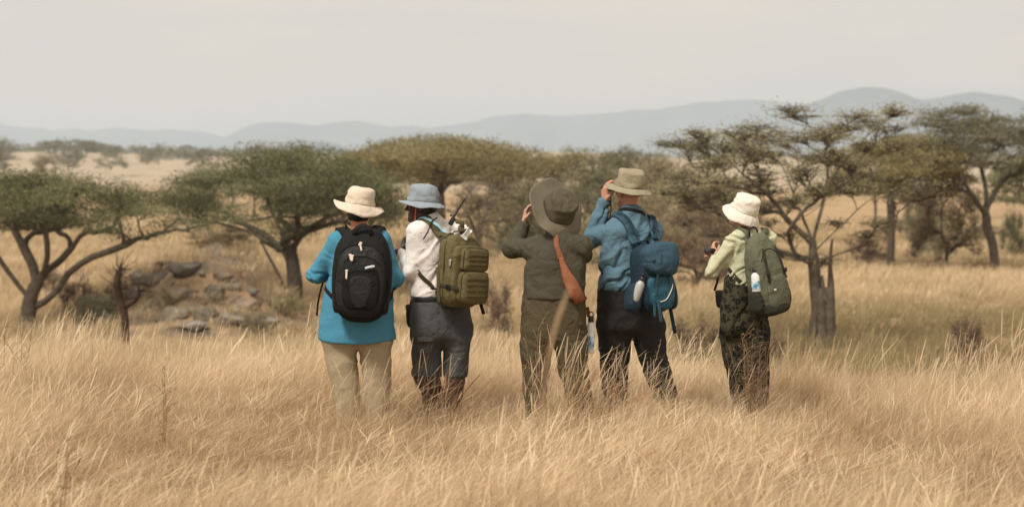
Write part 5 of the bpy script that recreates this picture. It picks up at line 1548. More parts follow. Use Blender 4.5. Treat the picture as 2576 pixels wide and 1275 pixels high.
class Gear:
    def __init__(s, name, label, cat, pos, yaw=0, pitch=0, roll=0):
        s.M = Matrix.Translation(Vector(pos)) @ mrot(math.radians(yaw), math.radians(pitch), math.radians(roll))
        s.root = thing(name, label, cat, Vector(pos))
    def pt(s, x, y, z): return np.array(s.M @ Vector((x, y, z)))
    def add(s, name, V, F, m, parent=None, smooth=True): return obj(name, xf(V, s.M), F, m, parent or s.root, smooth)
    def box(s, name, at, dim, m, e=4.0, n=10, fn=None, rum=.0, parent=None, seed=1, rot=None):
        V, F, mp = sbox(*dim, e, n, fn)
        if rum: V = rumple(V, rum, 9, seed)
        if rot is not None: V = xf(V, rot)
        return s.add(name, V + np.array(at), F, m, parent), (lambda u, v, z: mp(u, v, z) + np.array(at))
    def strip(s, name, pts, nrm, w, t, m, parent=None, n=12, local=True):
        p = smooth_path(pts, n)
        if local: p = xf(p, s.M); nrm = np.array(s.M.to_3x3()) @ np.array(nrm, float)
        V, F = ribbon(p, nrm, w, t); return obj(name, V, F, m, parent or s.root)
    def cord(s, name, pts, r, m, parent=None, n=16, local=True, sides=6):
        p = smooth_path(pts, n)
        if local: p = xf(p, s.M)
        V, F = tube(p, r, sides); return obj(name, V, F, m, parent or s.root)
def garment(p, nm="shirt"):
    return [c for c in p['root'].children if c.name.split('.')[0] == nm][0]

m_pack_black = cloth("black_nylon", (.0065, .0065, .0063), .7, .2, 12, 900, .3, .18, .35)
m_pack_black2 = cloth("black_ripstop", (.011, .011, .0105), .6, .2, 12, 900, .3, .25, .35)
m_strap_black = cloth("black_webbing", (.009, .0085, .008), .8, .2, 20, 1500, .4, .25)
m_cream = plain("cream_plastic", S(225, 215, 195), .5)
m_label = plain("silver_label", S(205, 210, 214), .4)
m_olive_pack = cloth("olive_cordura", S(98, 90, 60), .85, .10, 14, 900, .4, .2, .5)
m_olive_web = cloth("olive_webbing", S(86, 79, 52), .85, .10, 20, 1500, .4, .2)
m_olive_dk = cloth("dark_olive_webbing", S(60, 54, 36), .85, .10, 20, 1500, .4, .2)
m_blue_pack = cloth("slate_blue_nylon", S(44, 72, 87), .7, .08, 12, 900, .3, .3, .5)
m_blue_dk = cloth("deep_blue_nylon", S(26, 48, 61), .75, .1, 12, 900, .3, .3, .4)
m_teal = cloth("teal_nylon", S(22, 74, 91), .55, .1, 10, 900, .3, .4, .5)
m_green_pack = cloth("grey_green_canvas", S(98, 100, 80), .85, .10, 12, 900, .35, .2, .5)
m_green_dk = cloth("dark_green_canvas", S(52, 53, 43), .85, .10, 12, 900, .35, .2, .5)
m_orange = cloth("orange_canvas", S(140, 88, 62), .8, .08, 10, 900, .3, .25, .35)
m_rust = cloth("rust_leather", S(120, 62, 40), .7, .15, 16, 500, .3, .3)
m_steel = plain("brushed_steel", (.62, .60, .56), .32, .7)
m_white_paint = plain("white_enamel", S(225, 226, 222), .35)
m_bottle_grey = plain("grey_enamel", S(168, 168, 162), .4)
m_black_pl = plain("black_plastic", (.012, .012, .012), .4)
m_scarf = cloth("sky_blue_cotton", S(160, 210, 222), .85, .06, 10, 900, .3, .15)
m_red_cord = cloth("red_orange_cord", S(214, 78, 48), .7, .05, 10, 900, .2, .3)
m_brownlcd = cloth("dark_cord", (.02, .016, .012), .8, .2, 20, 900, .2, .2)

# ---- black backpack
t1 = bvh_of(garment(p1)); P = p1['P']
def f1(q):
    u = q[2] / .31
    xs = 1 - .24 * max(0, u) ** 2.4 - .13 * max(0, -u) ** 3
    ys = 1 - .34 * max(0, u) ** 1.8 - .10 * max(0, -u) ** 3
    return np.array([q[0] * xs, q[1] * ys + .02 * max(0, u) ** 2, q[2]])
g = Gear("backpack", "large black backpack with cream zip pulls worn over a bright blue top", "backpack", W(911, 691, 12.555), 0, -3, 2)
_, mp = g.box("main_compartment", (0, 0, 0), (.395, .235, .625), m_pack_black, 3.4, 18, f1, .004)
def f1b(q):
    u = q[2] / .235
    return np.array([q[0] * (1 - .22 * max(0, u) ** 2.5 - .1 * max(0, -u) ** 3), q[1] * (1 - .3 * max(0, u) ** 2), q[2]])
_, mp2 = g.box("front_compartment", (0, -.085, -.045), (.325, .11, .47), m_pack_black2, 3.6, 14, f1b, .004)
_, mp3 = g.box("front_pocket", (.004, -.125, -.085), (.245, .07, .30), m_pack_black, 3.6, 12, f1b, .003)
_, mp4 = g.box("pocket_panel", (.005, -.1585, -.115), (.175, .018, .21), m_pack_black2, 3.0, 10, lambda q: np.array([q[0] * (.55 + .45 * (q[2] / .21 + .5)), q[1], q[2]]))
for q in (-1, 1): g.box("side_pocket", (q * .152, -.01, -.15), (.07, .13, .22), m_pack_black2, 3.2, 8, None, .003)
def arc(mpf, v0, v1, bow, off=.002, n=11, y=-1):
    return [mpf(u, y, v0 + (v1 - v0) * (u + 1) / 2 + bow * (1 - u * u)) + np.array([0, -off, 0]) for u in np.linspace(-.86, .86, n)]
g.cord("zip", arc(mp, .50, .46, .20), .0042, m_strap_black, None, 24)
g.cord("zip", arc(mp2, .56, .54, .22), .0042, m_strap_black, None, 24)
g.cord("zip", arc(mp3, .60, .62, .22), .004, m_strap_black, None, 24)
g.cord("zip", arc(mp3, .15, .22, -.16), .004, m_strap_black, None, 24)
def pull(c, r, y, L_, ang, parent=None):
    o = np.array(W(c, r, y)); V, F, _ = sbox(.0125, .006, L_, 5, 4)
    V = xf(V, Matrix.Rotation(math.radians(ang), 4, 'Y')) + o
    k = obj("zipper_pull", V, F, m_cream, g.root)
    V, F, _ = sbox(.020, .007, .012, 4, 3); obj("slider", V + o + np.array([math.sin(math.radians(ang)) * L_ * .5, -.001, math.cos(math.radians(ang)) * L_ * .5]), F, m_cream, k)
pull(908, 623, 12.435, .042, -12); pull(905, 614, 12.434, .022, 38); pull(882, 648, 12.413, .038, -8); pull(886, 650, 12.411, .036, 6); pull(871.5, 691, 12.398, .056, 3)
V, F, _ = sbox(.066, .006, .015, 6, 6, lambda q: np.array([q[0], q[1], q[2] - q[0] ** 2 * 2.2]))
obj("logo_label", xf(V, Matrix.Translation(W(930, 671, 12.385)) @ Matrix.Rotation(math.radians(-13), 4, 'Y')), F, m_label, g.root)
g.strip("handle", [(-.058, -.055, .262), (-.045, -.07, .30), (0, -.066, .327), (.045, -.07, .30), (.058, -.055, .262)], (0, -1, .5), .03, .010, m_strap_black)
for cs in ([(880, 610, -.16), (872, 590, -.10), (862, 582, -.02), (856, 590, .08), (856, 625, .16)], [(934, 606, -.16), (943, 588, -.09), (952, 580, -.01), (958, 588, .08), (956, 625, .16)]):
    pts, N = hug([P(*c) for c in cs], t1, .010, 22, (0,))
    V, F = ribbon(pts, N, .074, .016); obj("shoulder_strap", V, F, m_strap_black, g.root)
for cs in ([(836, 690, .08), (836, 715, .02), (846, 752, -.10)], [(984, 700, .06), (984, 730, .0), (976, 760, -.10)]):
    pts, N = hug([P(*c) for c in cs], t1, .006, 12, (2,))
    V, F = ribbon(pts, N, .026, .004); obj("lower_strap", V, F, m_strap_black, g.root)
V, F = ribbon(smooth_path([P(818, 700, -.02), P(811, 715, -.03), P(803, 745, -.04), (P(799, 770, -.05)), P(797, 794, -.05)], 14), (.6, -.8, 0), .014, .003); obj("loose_strap", V, F, m_strap_black, g.root)
# dark cords of the sun hat behind the neck
H = p1['H']
V, F = tube(smooth_path([H(-.06, -.05, -.02), H(-.062, -.06, -.06), H(-.085, -.07, -.10), H(-.07, -.085, -.125)], 12), .0035, 5)
co = obj("chin_cord", V, F, m_brownlcd, p1['root'])
V, F = tube(smooth_path([H(.012, -.10, -.125), H(.004, -.112, -.16), H(.022, -.118, -.175), H(.032, -.10, -.14)], 12), .003, 5); obj("chin_cord", V, F, m_brownlcd, p1['root'])
V, F, _ = sbox(.012, .012, .02, 4, 4); obj("toggle", V + H(-.08, -.085, -.118), F, m_brownlcd, co)

# ---- olive backpack
t2 = bvh_of(garment(p2)); P = p2['P']
yw = 42
ctr = np.array(W(1160, 682, 13.0 - .17))
g = Gear("backpack", "olive backpack with two webbed front pockets worn over a white shirt", "backpack", ctr, yw, 2, 3)
def f2(q):
    u = q[2] / .245
    return np.array([q[0] * (1 - .10 * max(0, u) ** 3), q[1] * (1 - .25 * max(0, u) ** 2.5) + .015 * max(0, u) ** 2, q[2]])
_, mp = g.box("main_compartment", (0, .02, 0), (.285, .17, .49), m_olive_pack, 5, 14, f2, .006)
_, mpm = g.box("mid_compartment", (0, -.065, -.025), (.272, .06, .40), m_olive_pack, 5, 12, None, .005)
_, mpu = g.box("upper_pocket", (.012, -.118, .082), (.215, .075, .155), m_olive_pack, 5.5, 10, None, .004)
_, mpl = g.box("lower_pocket", (.008, -.122, -.105), (.235, .085, .215), m_olive_pack, 5.5, 10, None, .005)
for k in range(3): g.strip("webbing_band", [np.array(mpu(u, -1, .42 - .42 * k)) + np.array([0, -.002, 0]) for u in np.linspace(-.8, .8, 6)], (0, -1, 0), .018, .004, m_olive_web)
for k in range(4): g.strip("webbing_band", [np.array(mpl(u, -1, .55 - .36 * k)) + np.array([0, -.002, 0]) for u in np.linspace(-.8, .8, 6)], (0, -1, 0), .019, .004, m_olive_web)
for mpx in (mpu, mpl):
    g.cord("zip", [np.array(mpx(u, -.55, .93 - .10 * abs(u) ** 3)) + np.array([0, 0, .002]) for u in np.linspace(-.95, .95, 12)], .0045, m_olive_dk, None, 20)
    g.cord("zip", [np.array(mpx(-1, -.4, v)) + np.array([-.002, 0, 0]) for v in np.linspace(-.7, .85, 8)], .004, m_olive_dk, None, 14)
g.cord("zip", [np.array(mp(-1, -.1, v)) + np.array([-.002, 0, 0]) for v in np.linspace(-.85, .9, 10)], .0045, m_olive_dk, None, 18)
for z in (-.10, ):
    g.strip("compression_strap", [(-.146, .06, z), (-.147, .0, z - .004), (-.142, -.075, z - .01), (-.122, -.125, z - .012)], (-1, -.2, 0), .026, .004, m_olive_dk)
    g.box("buckle", (-.148, -.045, z - .006), (.010, .05, .034), m_black_pl, 6, 4)
g.strip("compression_strap", [(-.145, .085, .02), (-.15, .06, -.05), (-.15, .05, -.15), (-.142, .045, -.225)], (-1, 0, 0), .03, .004, m_olive_web)
g.box("buckle", (-.146, -.05, .055), (.010, .016, .05), m_steel, 6, 4)
g.strip("handle", [(-.05, .06, .238), (-.045, .05, .262), (0, .045, .272), (.045, .05, .262), (.05, .06, .238)], (0, 0, 1), .028, .007, m_olive_web)
pts, N = hug([P(1128, 592, -.20), P(1108, 578, -.14), P(1085, 566, -.10), P(1064, 562, -.04), P(1046, 572, .04), P(1034, 600, .10)], t2, .009, 24, (0,))
V, F = ribbon(pts, N, .062, .014); obj("shoulder_strap", V, F, m_olive_web, g.root)
pts, N = hug([P(1165, 590, -.03), P(1160, 575, .05), P(1150, 570, .12), P(1135, 585, .2)], t2, .009, 18, (0,))
V, F = ribbon(pts, N, .062, .014); obj("shoulder_strap", V, F, m_olive_web, g.root)
pts, N = hug([P(1046, 655, .0), P(1058, 685, -.08), P(1078, 715, -.12), P(1098, 738, -.13)], t2, .006, 16, (3,))
V, F = ribbon(pts, N, .026, .004); obj("lower_strap", V, F, m_olive_dk, g.root)
V, F, _ = sbox(.03, .02, .06, 5, 5); obj("buckle", xf(V, Matrix.Translation(Vector(P(1085, 737, -.15))) @ Matrix.Rotation(.7, 4, 'Z')), F, m_black_pl, g.root)
V, F = ribbon(smooth_path([P(1198, 735, -.12), P(1205, 750, -.14), P(1211, 770, -.15), P(1217, 790, -.15)], 10), (0, -1, .2), .024, .003); obj("loose_strap", V, F, m_strap_black, g.root)
# things in and over the pack
def folded(name, label, cat, c, r, y, w, h, ang, m, seed):
    n = 14; V = []
    for i in range(n):
        for j in range(n):
            u, v = i / (n - 1) - .5, j / (n - 1) - .5
            V.append((u * w * (1 - .3 * (v + .5)), .012 * math.sin(u * 5 + seed) * (v + .5) + .006 * math.sin(v * 7 + u * 3), v * h))
    F = [(i * n + j, (i + 1) * n + j, (i + 1) * n + j + 1, i * n + j + 1) for i in range(n - 1) for j in range(n - 1)]
    pos = W(c, r, y)
    o = obj(name, xf(V, Matrix.Translation(pos) @ mrot(math.radians(35), 0, math.radians(ang))), F, m, None, True, None, pos)
    md = o.modifiers.new("thick", 'SOLIDIFY'); md.thickness = .004
    return tag(o, label, cat)
folded("paper_map", "white folded paper sticking out of the top of the olive backpack", "map", 1174, 588, 12.80, .05, .085, 40, m_white_paint, 1)
r0 = W(1141, 549, 12.88)
rt = thing("handheld_radio", "black radio with a long aerial standing up from the olive backpack", "radio", r0)
V, F, _ = sbox(.034, .026, .06, 6, 6); Mr = Matrix.Translation(r0) @ Matrix.Rotation(math.radians(33), 4, 'Y')
obj("radio_body", xf(V, Mr @ Matrix.Translation((.002, 0, -.022))), F, m_black_pl, rt)
V, F = lathe([(.0095, 0), (.0095, .02), (.0068, .03), (.0052, .145), (.0066, .15), (.0066, .158), (.002, .16)], 10); obj("antenna", xf(V, Mr @ Matrix.Translation((-.006, 0, .0))), F, m_black_pl, rt)
V, F = lathe([(.007, 0), (.007, .014), (.005, .016)], 8); obj("volume_knob", xf(V, Mr @ Matrix.Translation((-.026, 0, .0))), F, m_black_pl, rt)
# pale blue band, thin cord, chin cord, belt and pouch
pts, N = hug([P(1012, 610, .08), P(1022, 582, .02), P(1045, 562, -.03), P(1072, 560, -.08), P(1105, 568, -.11), P(1135, 584, -.12)], t2, .019, 26)
V, F = ribbon(pts, N, .020, .003); obj("neck_scarf", V, F, m_scarf, p2['root'])
pts, N = hug([P(1096, 548, -.08), P(1082, 562, -.12), P(1070, 578, -.14), P(1060, 600, -.16)], t2, .024, 18)
V, F = tube(pts, .0045, 6); obj("lanyard", V, F, m_brownlcd, p2['root'])
H = p2['H']
V, F = tube(smooth_path([H(-.088, .02, .03), H(-.090, .026, -.02), H(-.072, .03, -.07), H(-.05, .035, -.115)], 14), .0048, 6); obj("chin_cord", V, F, m_red_cord, p2['root'])
sh2 = bvh_of(garment(p2, "shorts"))
pts = []
for a in np.linspace(0, 2 * math.pi, 37)[:-1]:
    q = np.array(P(1102, 750)) + np.array([math.cos(a), math.sin(a), 0]) * .3
    hit = sh2.ray_cast(Vector(q), Vector((-math.cos(a), -math.sin(a), 0)))
    pts.append(np.array(hit[0]) + np.array([math.cos(a), math.sin(a), 0]) * .004 if hit[0] else q * .5)
pts.append(pts[0]); pts = np.array(pts); nn = pts - pts.mean(0); nn[:, 2] = 0
V, F = ribbon(pts, nn / np.linalg.norm(nn, axis=1)[:, None], .036, .006); obj("belt", V, F, m_black_pl, p2['root'])
g = Gear("belt_pouch", "small black pouch hanging on the left hip of the grey shorts", "pouch", W(1037, 795, 12.98), 42, 0, -4)
g.box("pouch_body", (0, 0, 0), (.05, .09, .16), m_pack_black, 4, 8, None, .004); g.box("flap", (-.004, -.003, .06), (.052, .094, .05), m_pack_black2, 4, 6); g.strip("belt_loop", [(0, 0, .07), (.004, 0, .11)], (0, -1, 0), .03, .006, m_pack_black2)
for (c_, r_, hh, dd) in ((1064, 880, .10, .014), (1064, 861, .035, .022)):
    hit = sh2.ray_cast(Vector(P(c_, r_, -.5)), Vector((0, 1, 0)))
    V, F, _ = sbox(.11, dd, hh, 6, 6)
    obj("cargo_pocket" if hh > .05 else "pocket_flap", xf(V, Matrix.Translation(hit[0]) @ Matrix.Rotation(math.radians(12), 4, 'Z')), F, m_grey_trs, garment(p2, "shorts"))

# ---- orange sling bag
t3 = bvh_of(garment(p3)); P = p3['P']
def sweep(pts, N, wid, thk, sides=14):
    Pp, T = frame_axes(pts); n = len(Pp); V = []
    wid = np.interp(np.linspace(0, 1, n), np.linspace(0, 1, len(wid)), wid); thk = np.interp(np.linspace(0, 1, n), np.linspace(0, 1, len(thk)), thk)
    for i in range(n):
        s_ = np.cross(T[i], N[i]); s_ /= np.linalg.norm(s_); nn_ = np.cross(s_, T[i])
        for a in np.linspace(0, 2 * math.pi, sides, endpoint=False):
            ca_, sa_ = math.cos(a), math.sin(a); f_ = (abs(ca_) ** 3 + abs(sa_) ** 3) ** (-1 / 3)
            V.append(Pp[i] + s_ * ca_ * f_ * wid[i] / 2 + nn_ * (sa_ * f_ * thk[i] / 2 + thk[i] * .42))
    F = [(i * sides + j, i * sides + (j + 1) % sides, (i + 1) * sides + (j + 1) % sides, (i + 1) * sides + j) for i in range(n - 1) for j in range(sides)]
    F += [tuple(range(sides))[::-1], tuple((n - 1) * sides + j for j in range(sides))]
    return np.array(V), F
bt = thing("sling_bag", "orange canvas sling bag worn diagonally across the dark olive back", "bag", Vector(P(1445, 720, -.16)))
pts, N = hug([P(1372, 585, .10), P(1385, 588, .0), P(1397, 596, -.08), P(1403, 620, -.13), P(1411, 655, -.14)], t3, .004, 20)
V, F = ribbon(pts, N, [.028, .03, .032, .034, .040], .005); obj("strap", V, F, m_orange, bt)
pts, N = hug([P(1411, 650, -.14), P(1420, 675, -.14), P(1432, 705, -.14), P(1446, 735, -.13), P(1462, 764, -.12)], t3, .004, 26)
V, F = sweep(pts, N, [.032, .040, .054, .072, .088, .095, .090, .076], [.012, .022, .036, .048, .054, .054, .048, .03]); V = rumple(V, .004, 12, 3); obj("pouch", V, F, m_orange, bt)
pts, N = hug([P(1474, 770, -.08), P(1482, 778, .0), P(1480, 760, .10)], t3, .006, 14)
V, F = ribbon(pts, N, .034, .006); obj("lower_strap", V, F, m_rust, bt)
def bottle(name, label, c, r, y, h, rad, m_body, m_cap, tilt=0, lean=0, band=None, neck=.55):
    pos = W(c, r, y) if c is not None else Vector(r)
    M = Matrix.Translation(pos) @ mrot(0, math.radians(lean), math.radians(tilt))
    t = thing(name, label, "bottle", pos)
    V, F = lathe([(.001, 0), (rad * .9, .001), (rad, .008), (rad, h * .66), (rad * .93, h * .72), (rad * neck, h * .80), (rad * neck, h * .84)], 20); obj("bottle_body", xf(V, M), F, m_body, t)
    if band:
        V, F = lathe([(rad * 1.004, h * .12), (rad * 1.012, h * .13), (rad * 1.012, h * .46), (rad * 1.004, h * .47)], 20); obj("printed_band", xf(V, M), F, band, t)
    V, F = lathe([(rad * neck * 1.12, h * .835), (rad * neck * 1.15, h * .85), (rad * neck * 1.15, h * .955), (rad * neck * .9, h), (.001, h)], 16); c_ = obj("cap", xf(V, M), F, m_cap, t)
    V, F = tube(smooth_path([(-rad * .45, 0, h * .97), (-rad * .4, 0, h * 1.07), (0, 0, h * 1.11), (rad * .4, 0, h * 1.07), (rad * .45, 0, h * .97)], 12), .0045, 6); obj("carry_loop", xf(V, M), F, m_cap, c_)
    return t
def printed(name, c0, c1, c2):
    m, nt, out = nmat(name); N_ = nt.nodes.new
    b = N_("ShaderNodeBsdfPrincipled"); b.inputs['Roughness'].default_value = .4
    tc = N_("ShaderNodeTexCoord"); n1 = N_("ShaderNodeTexNoise"); n1.inputs['Scale'].default_value = 26; n1.inputs['Detail'].default_value = 3
    r = N_("ShaderNodeValToRGB"); e = r.color_ramp.elements; e[0].position = .40; e[0].color = c0 + (1,); e[1].position = .50; e[1].color = c1 + (1,); q = e.new(.64); q.color = c2 + (1,)
    nt.links.new(tc.outputs['Object'], n1.inputs['Vector']); nt.links.new(n1.outputs['Fac'], r.inputs[0]); nt.links.new(r.outputs[0], b.inputs['Base Color']); nt.links.new(b.outputs[0], out.inputs['Surface'])
    return m
m_band_blue = printed("blue_white_print", S(70, 130, 165), S(165, 200, 215), S(232, 235, 232))
bottle("water_bottle", "slim white and blue bottle hanging at the right hip of the dark olive trousers", 1482, 888, 12.86, .255, .031, m_white_paint, m_black_pl, 3, 0, m_band_blue)
V, F = ribbon(smooth_path([P(1478, 772, -.02), P(1480, 782, .02), P(1480, 797, .05)], 8), (0, -1, 0), .02, .004); obj("bottle_tether", V, F, m_rust, bt)

# ---- blue backpack
t4 = bvh_of(garment(p4)); P = p4['P']
yw = 27
ctr = np.array(W(1640, 692, 13.2 - .215))
g = Gear("backpack", "slate blue and teal hiking backpack with a domed lid", "backpack", ctr, yw, -4, -3)
def f4(q):
    u = q[2] / .235
    return np.array([q[0] * (1 - .06 * max(0, u) ** 3 - .16 * max(0, -u) ** 2), q[1] * (1 - .15 * max(0, -u) ** 2), q[2]])
_, mp = g.box("main_compartment", (0, .01, -.02), (.265, .19, .47), m_blue_dk, 4.2, 14, f4, .007)
_, mpl = g.box("lid", (.022, -.035, .105), (.275, .235, .215), m_blue_pack, 4.2, 14, lambda q: np.array([q[0] * (1 - .10 * max(0, -q[2] / .1)), q[1] * (1 - .12 * q[2] / .1), q[2] * (1 + .14 * q[0] / .13)]), .012)
g.strip("lid_seam", [np.array(mpl(u, -1, -.55 + .12 * u)) + np.array([0, -.001, 0]) for u in np.linspace(-.9, .9, 8)], (0, -1, 0), .008, .004, m_blue_dk)
g.cord("zip", [np.array(mpl(u, -.75, .62)) + np.array([0, 0, .004]) for u in np.linspace(-.85, .85, 8)], .004, m_blue_dk)
_, mpf = g.box("front_panel", (.015, -.078, -.125), (.205, .07, .235), m_teal, 3.6, 12, lambda q: np.array([q[0] * (1 + .22 * q[2] / .12), q[1], q[2]]), .008)
for x in (-.035, .075): g.strip("lid_strap", [(x, -.145, .06), (x, -.135, -.01), (x - .004, -.118, -.08), (x - .008, -.108, -.2)], (0, -1, 0), .02, .004, m_blue_pack)
for x, z in ((-.085, .09), (.085, .15), (-.02, .045), (.10, .07)):
    o = g.pt(*(np.array(mpl(x / .13, -1, (z - .105) / .107))))
    V, F = tube([(.012 * math.cos(a), -.002, .008 * math.sin(a)) for a in np.linspace(0, 2 * math.pi, 13)], .0035, 5, False)
    obj("lash_loop", xf(V, Matrix.Translation(Vector(o)) @ Matrix.Rotation(math.radians(yw), 4, 'Z')), F, m_blue_dk, g.root)
_, mps = g.box("side_pocket", (-.165, -.005, -.145), (.105, .115, .20), m_blue_dk, 3.2, 10, lambda q: np.array([q[0] * (1 + .1 * q[2] / .1), q[1], q[2]]), .005, rot=Matrix.Rotation(math.radians(17), 4, 'Y'))
g.box("side_pocket", (.135, .0, -.15), (.07, .11, .19), m_blue_dk, 3.2, 8, None, .005)
g.cord("cord_lacing", [(-.02, -.118, -.185), (.03, -.118, -.17), (.075, -.118, -.11), (.09, -.115, -.07)], .003, m_cream)
g.strip("loose_strap", [(-.06, -.105, -.19), (-.068, -.11, -.25), (-.07, -.112, -.285)], (0, -1, 0), .022, .003, m_blue_pack)
g.strip("loose_strap", [(-.035, -.115, -.17), (-.035, -.122, -.25), (-.03, -.122, -.325)], (0, -1, 0), .024, .003, m_blue_pack)
V, F = ribbon(smooth_path([P(1674, 712, -.16), P(1681, 750, -.17), P(1690, 795, -.18), P(1698, 838, -.18)], 14), (0, -1, .1), [.02, .024, .026, .026], .004); obj("loose_strap", V, F, m_blue_dk, g.root)
for cs in ([(1600, 612, -.22), (1590, 590, -.16), (1576, 566, -.11), (1560, 552, -.05), (1545, 556, .03), (1532, 585, .10)], [(1648, 600, -.14), (1645, 580, -.07), (1640, 562, .0), (1634, 556, .06), (1630, 575, .16)]):
    pts, N = hug([P(*c) for c in cs], t4, .010, 26, (0,))
    V, F = ribbon(pts, N, .062, .016); ss = obj("shoulder_strap", V, F, m_blue_pack, g.root)
    pts2, N2 = hug([P(cs[0][0] + 8, cs[0][1] - 18, cs[0][2]), P(cs[2][0] + 6, cs[2][1] - 4, cs[2][2]), P(cs[3][0], cs[3][1], cs[3][2])], t4, .020, 14, (0,))
    V, F = ribbon(pts2, N2, .022, .004); obj("load_lifter", V, F, m_blue_dk, ss)
pts, N = hug([P(1520, 660, .0), P(1538, 690, -.08), P(1560, 715, -.12), P(1580, 735, -.15)], t4, .006, 16, (3,))
V, F = ribbon(pts, N, .026, .004); obj("lower_strap", V, F, m_blue_dk, g.root)
g.strip("handle", [(-.04, .075, .20), (-.03, .07, .235), (0, .068, .243), (.03, .07, .235), (.04, .075, .20)], (0, 0, 1), .022, .006, m_blue_dk)
BOT4 = g.pt(-.180, -.040, -.165)
bottle("water_bottle", "white bottle with a black cap in the side pocket of the blue backpack", None, tuple(BOT4), 0, .175, .031, m_bottle_grey, m_black_pl, 20, 0, None, .6)
# binoculars
def binoculars(pos, yaw, pitch, label, strap=None):
    M = Matrix.Translation(Vector(pos)) @ mrot(yaw, pitch, 0)
    t = thing("binoculars", label, "binoculars", Vector(pos))
    for q in (-1, 1):
        V, F = lathe([(.016, -.055), (.019, -.05), (.019, -.035), (.024, -.02), (.026, .02), (.026, .06), (.030, .066), (.030, .078), (.025, .078), (.024, .06), (.001, .06)], 16)
        V = xf(V, Matrix.Rotation(-math.pi / 2, 4, 'X')); b = obj("barrel", xf(V + np.array([q * .034, 0, 0]), M), F, m_black_pl, t)
        V, F = lathe([(.018, -.066), (.021, -.064), (.021, -.045), (.018, -.043)], 14); V = xf(V, Matrix.Rotation(-math.pi / 2, 4, 'X')); obj("eyecup", xf(V + np.array([q * .034, 0, 0]), M), F, m_strap_black, b)
    V, F, _ = sbox(.05, .07, .022, 5, 5); obj("bridge", xf(V + np.array([0, .0, .006]), M), F, m_black_pl, t)
    V, F = lathe([(.009, -.012), (.011, -.01), (.011, .012), (.009, .014)], 10); V = xf(V, Matrix.Rotation(-math.pi / 2, 4, 'X')); obj("focus_wheel", xf(V + np.array([0, .02, .02]), M), F, m_strap_black, t)
    if strap: V, F = ribbon(smooth_path(strap, 30), (0, -1, .2), .012, .003); obj("neck_strap", V, F, m_strap_black, t)
    return t
Hh = p4['H']
binoculars(Hh(0, .165, .006), math.radians(48), math.radians(6), "black binoculars held up to the eyes under the tan hat")
pts, N = hug([P(1543, 560, .13), P(1552, 545, .03), P(1568, 531, -.03), P(1590, 529, -.07), P(1610, 536, -.03), P(1616, 548, .05)], t4, .004, 24)
V, F = ribbon(pts, N, .022, .004); nt_ = obj("neck_strap", V, F, m_strap_black, p4['root'])
V, F = tube(smooth_path([Hh(-.05, .15, -.02), P(1537, 530, .14), P(1534, 548, .13), P(1543, 560, .13)], 12), .004, 5); obj("strap_end", V, F, m_strap_black, nt_)
Hh = p3['H']
binoculars(Hh(0, .165, .004), math.radians(32), math.radians(20), "black binoculars hidden behind the very wide olive hat")

# ---- grey green backpack
t5 = bvh_of(garment(p5)); P = p5['P']
yw = 38
ctr = np.array(W(1925, 688, 14.0 - .20))
g = Gear("backpack", "tall grey green backpack with a bottle in its side pocket", "backpack", ctr, yw, -2, -11)
def f5(q):
    u = q[2] / .3
    return np.array([q[0] * (1 - .38 * max(0, u) ** 1.8 - .12 * max(0, -u) ** 4), q[1] * (1 - .5 * max(0, u) ** 1.6 + .12 * max(0, -u)) + .02 * max(0, u), q[2]])
_, mp = g.box("main_compartment", (0, 0, 0), (.275, .20, .60), m_green_pack, 3.6, 16, f5, .010)
_, mpf = g.box("front_pocket", (.01, -.085, -.135), (.215, .075, .26), m_green_pack, 3.4, 12, lambda q: np.array([q[0] * (1 - .25 * max(0, q[2] / .13) ** 2), q[1], q[2]]), .008)
g.box("base_panel", (0, -.01, -.245), (.262, .215, .12), m_green_dk, 3.2, 10, None, .006)
g.box("mesh_panel", (.012, -.068, .10), (.115, .035, .21), m_green_dk, 2.6, 10, lambda q: np.array([q[0] * (1 - .35 * q[2] / .1), q[1] + .12 * (q[2] + .1), q[2]]), .004)
for q in (-1, 1): g.box("side_pocket", (q * .140, -.005, -.185), (.075, .12, .18), m_green_dk, 3.2, 8, None, .006)
g.strip("compression_strap", [(-.06, -.075, .2), (-.075, -.10, .06), (-.085, -.115, -.05)], (-.3, -1, 0), .02, .004, m_green_dk)
g.strip("compression_strap", [(.07, -.07, .2), (.085, -.10, .06), (.095, -.115, -.05)], (.3, -1, 0), .02, .004, m_green_dk)
for x in (-.082, .092): g.box("buckle", (x, -.118, .01), (.03, .014, .034), m_black_pl, 6, 4)
g.cord("zip", [np.array(mp(u, -1, .30 + .35 * (1 - u * u))) + np.array([0, -.003, 0]) for u in np.linspace(-.85, .85, 10)], .004, m_green_dk, None, 20)
g.box("logo_patch", np.array(mpf(-.55, -1, .2)) + np.array([0, -.001, 0]), (.026, .004, .014), m_cream, 6, 3)
g.cord("handle", [(-.045, .05, .275), (-.05, .04, .33), (-.01, .04, .35), (.03, .045, .325), (.035, .05, .275)], .006, m_strap_black)
for cs in ([(1905, 612, -.20), (1893, 597, -.16), (1875, 586, -.11), (1858, 584, -.06), (1843, 592, .02), (1832, 618, .08)], [(1925, 602, -.10), (1928, 588, -.03), (1926, 580, .03), (1920, 590, .12)]):
    pts, N = hug([P(*c) for c in cs], t5, .010, 24, (0,))
    V, F = ribbon(pts, N, .060, .014); obj("shoulder_strap", V, F, m_green_pack, g.root)
pts, N = hug([P(1836, 660, .0), P(1850, 690, -.08), P(1870, 712, -.12), P(1888, 730, -.15)], t5, .006, 16, (3,))
V, F = ribbon(pts, N, .030, .004); obj("lower_strap", V, F, m_green_dk, g.root)
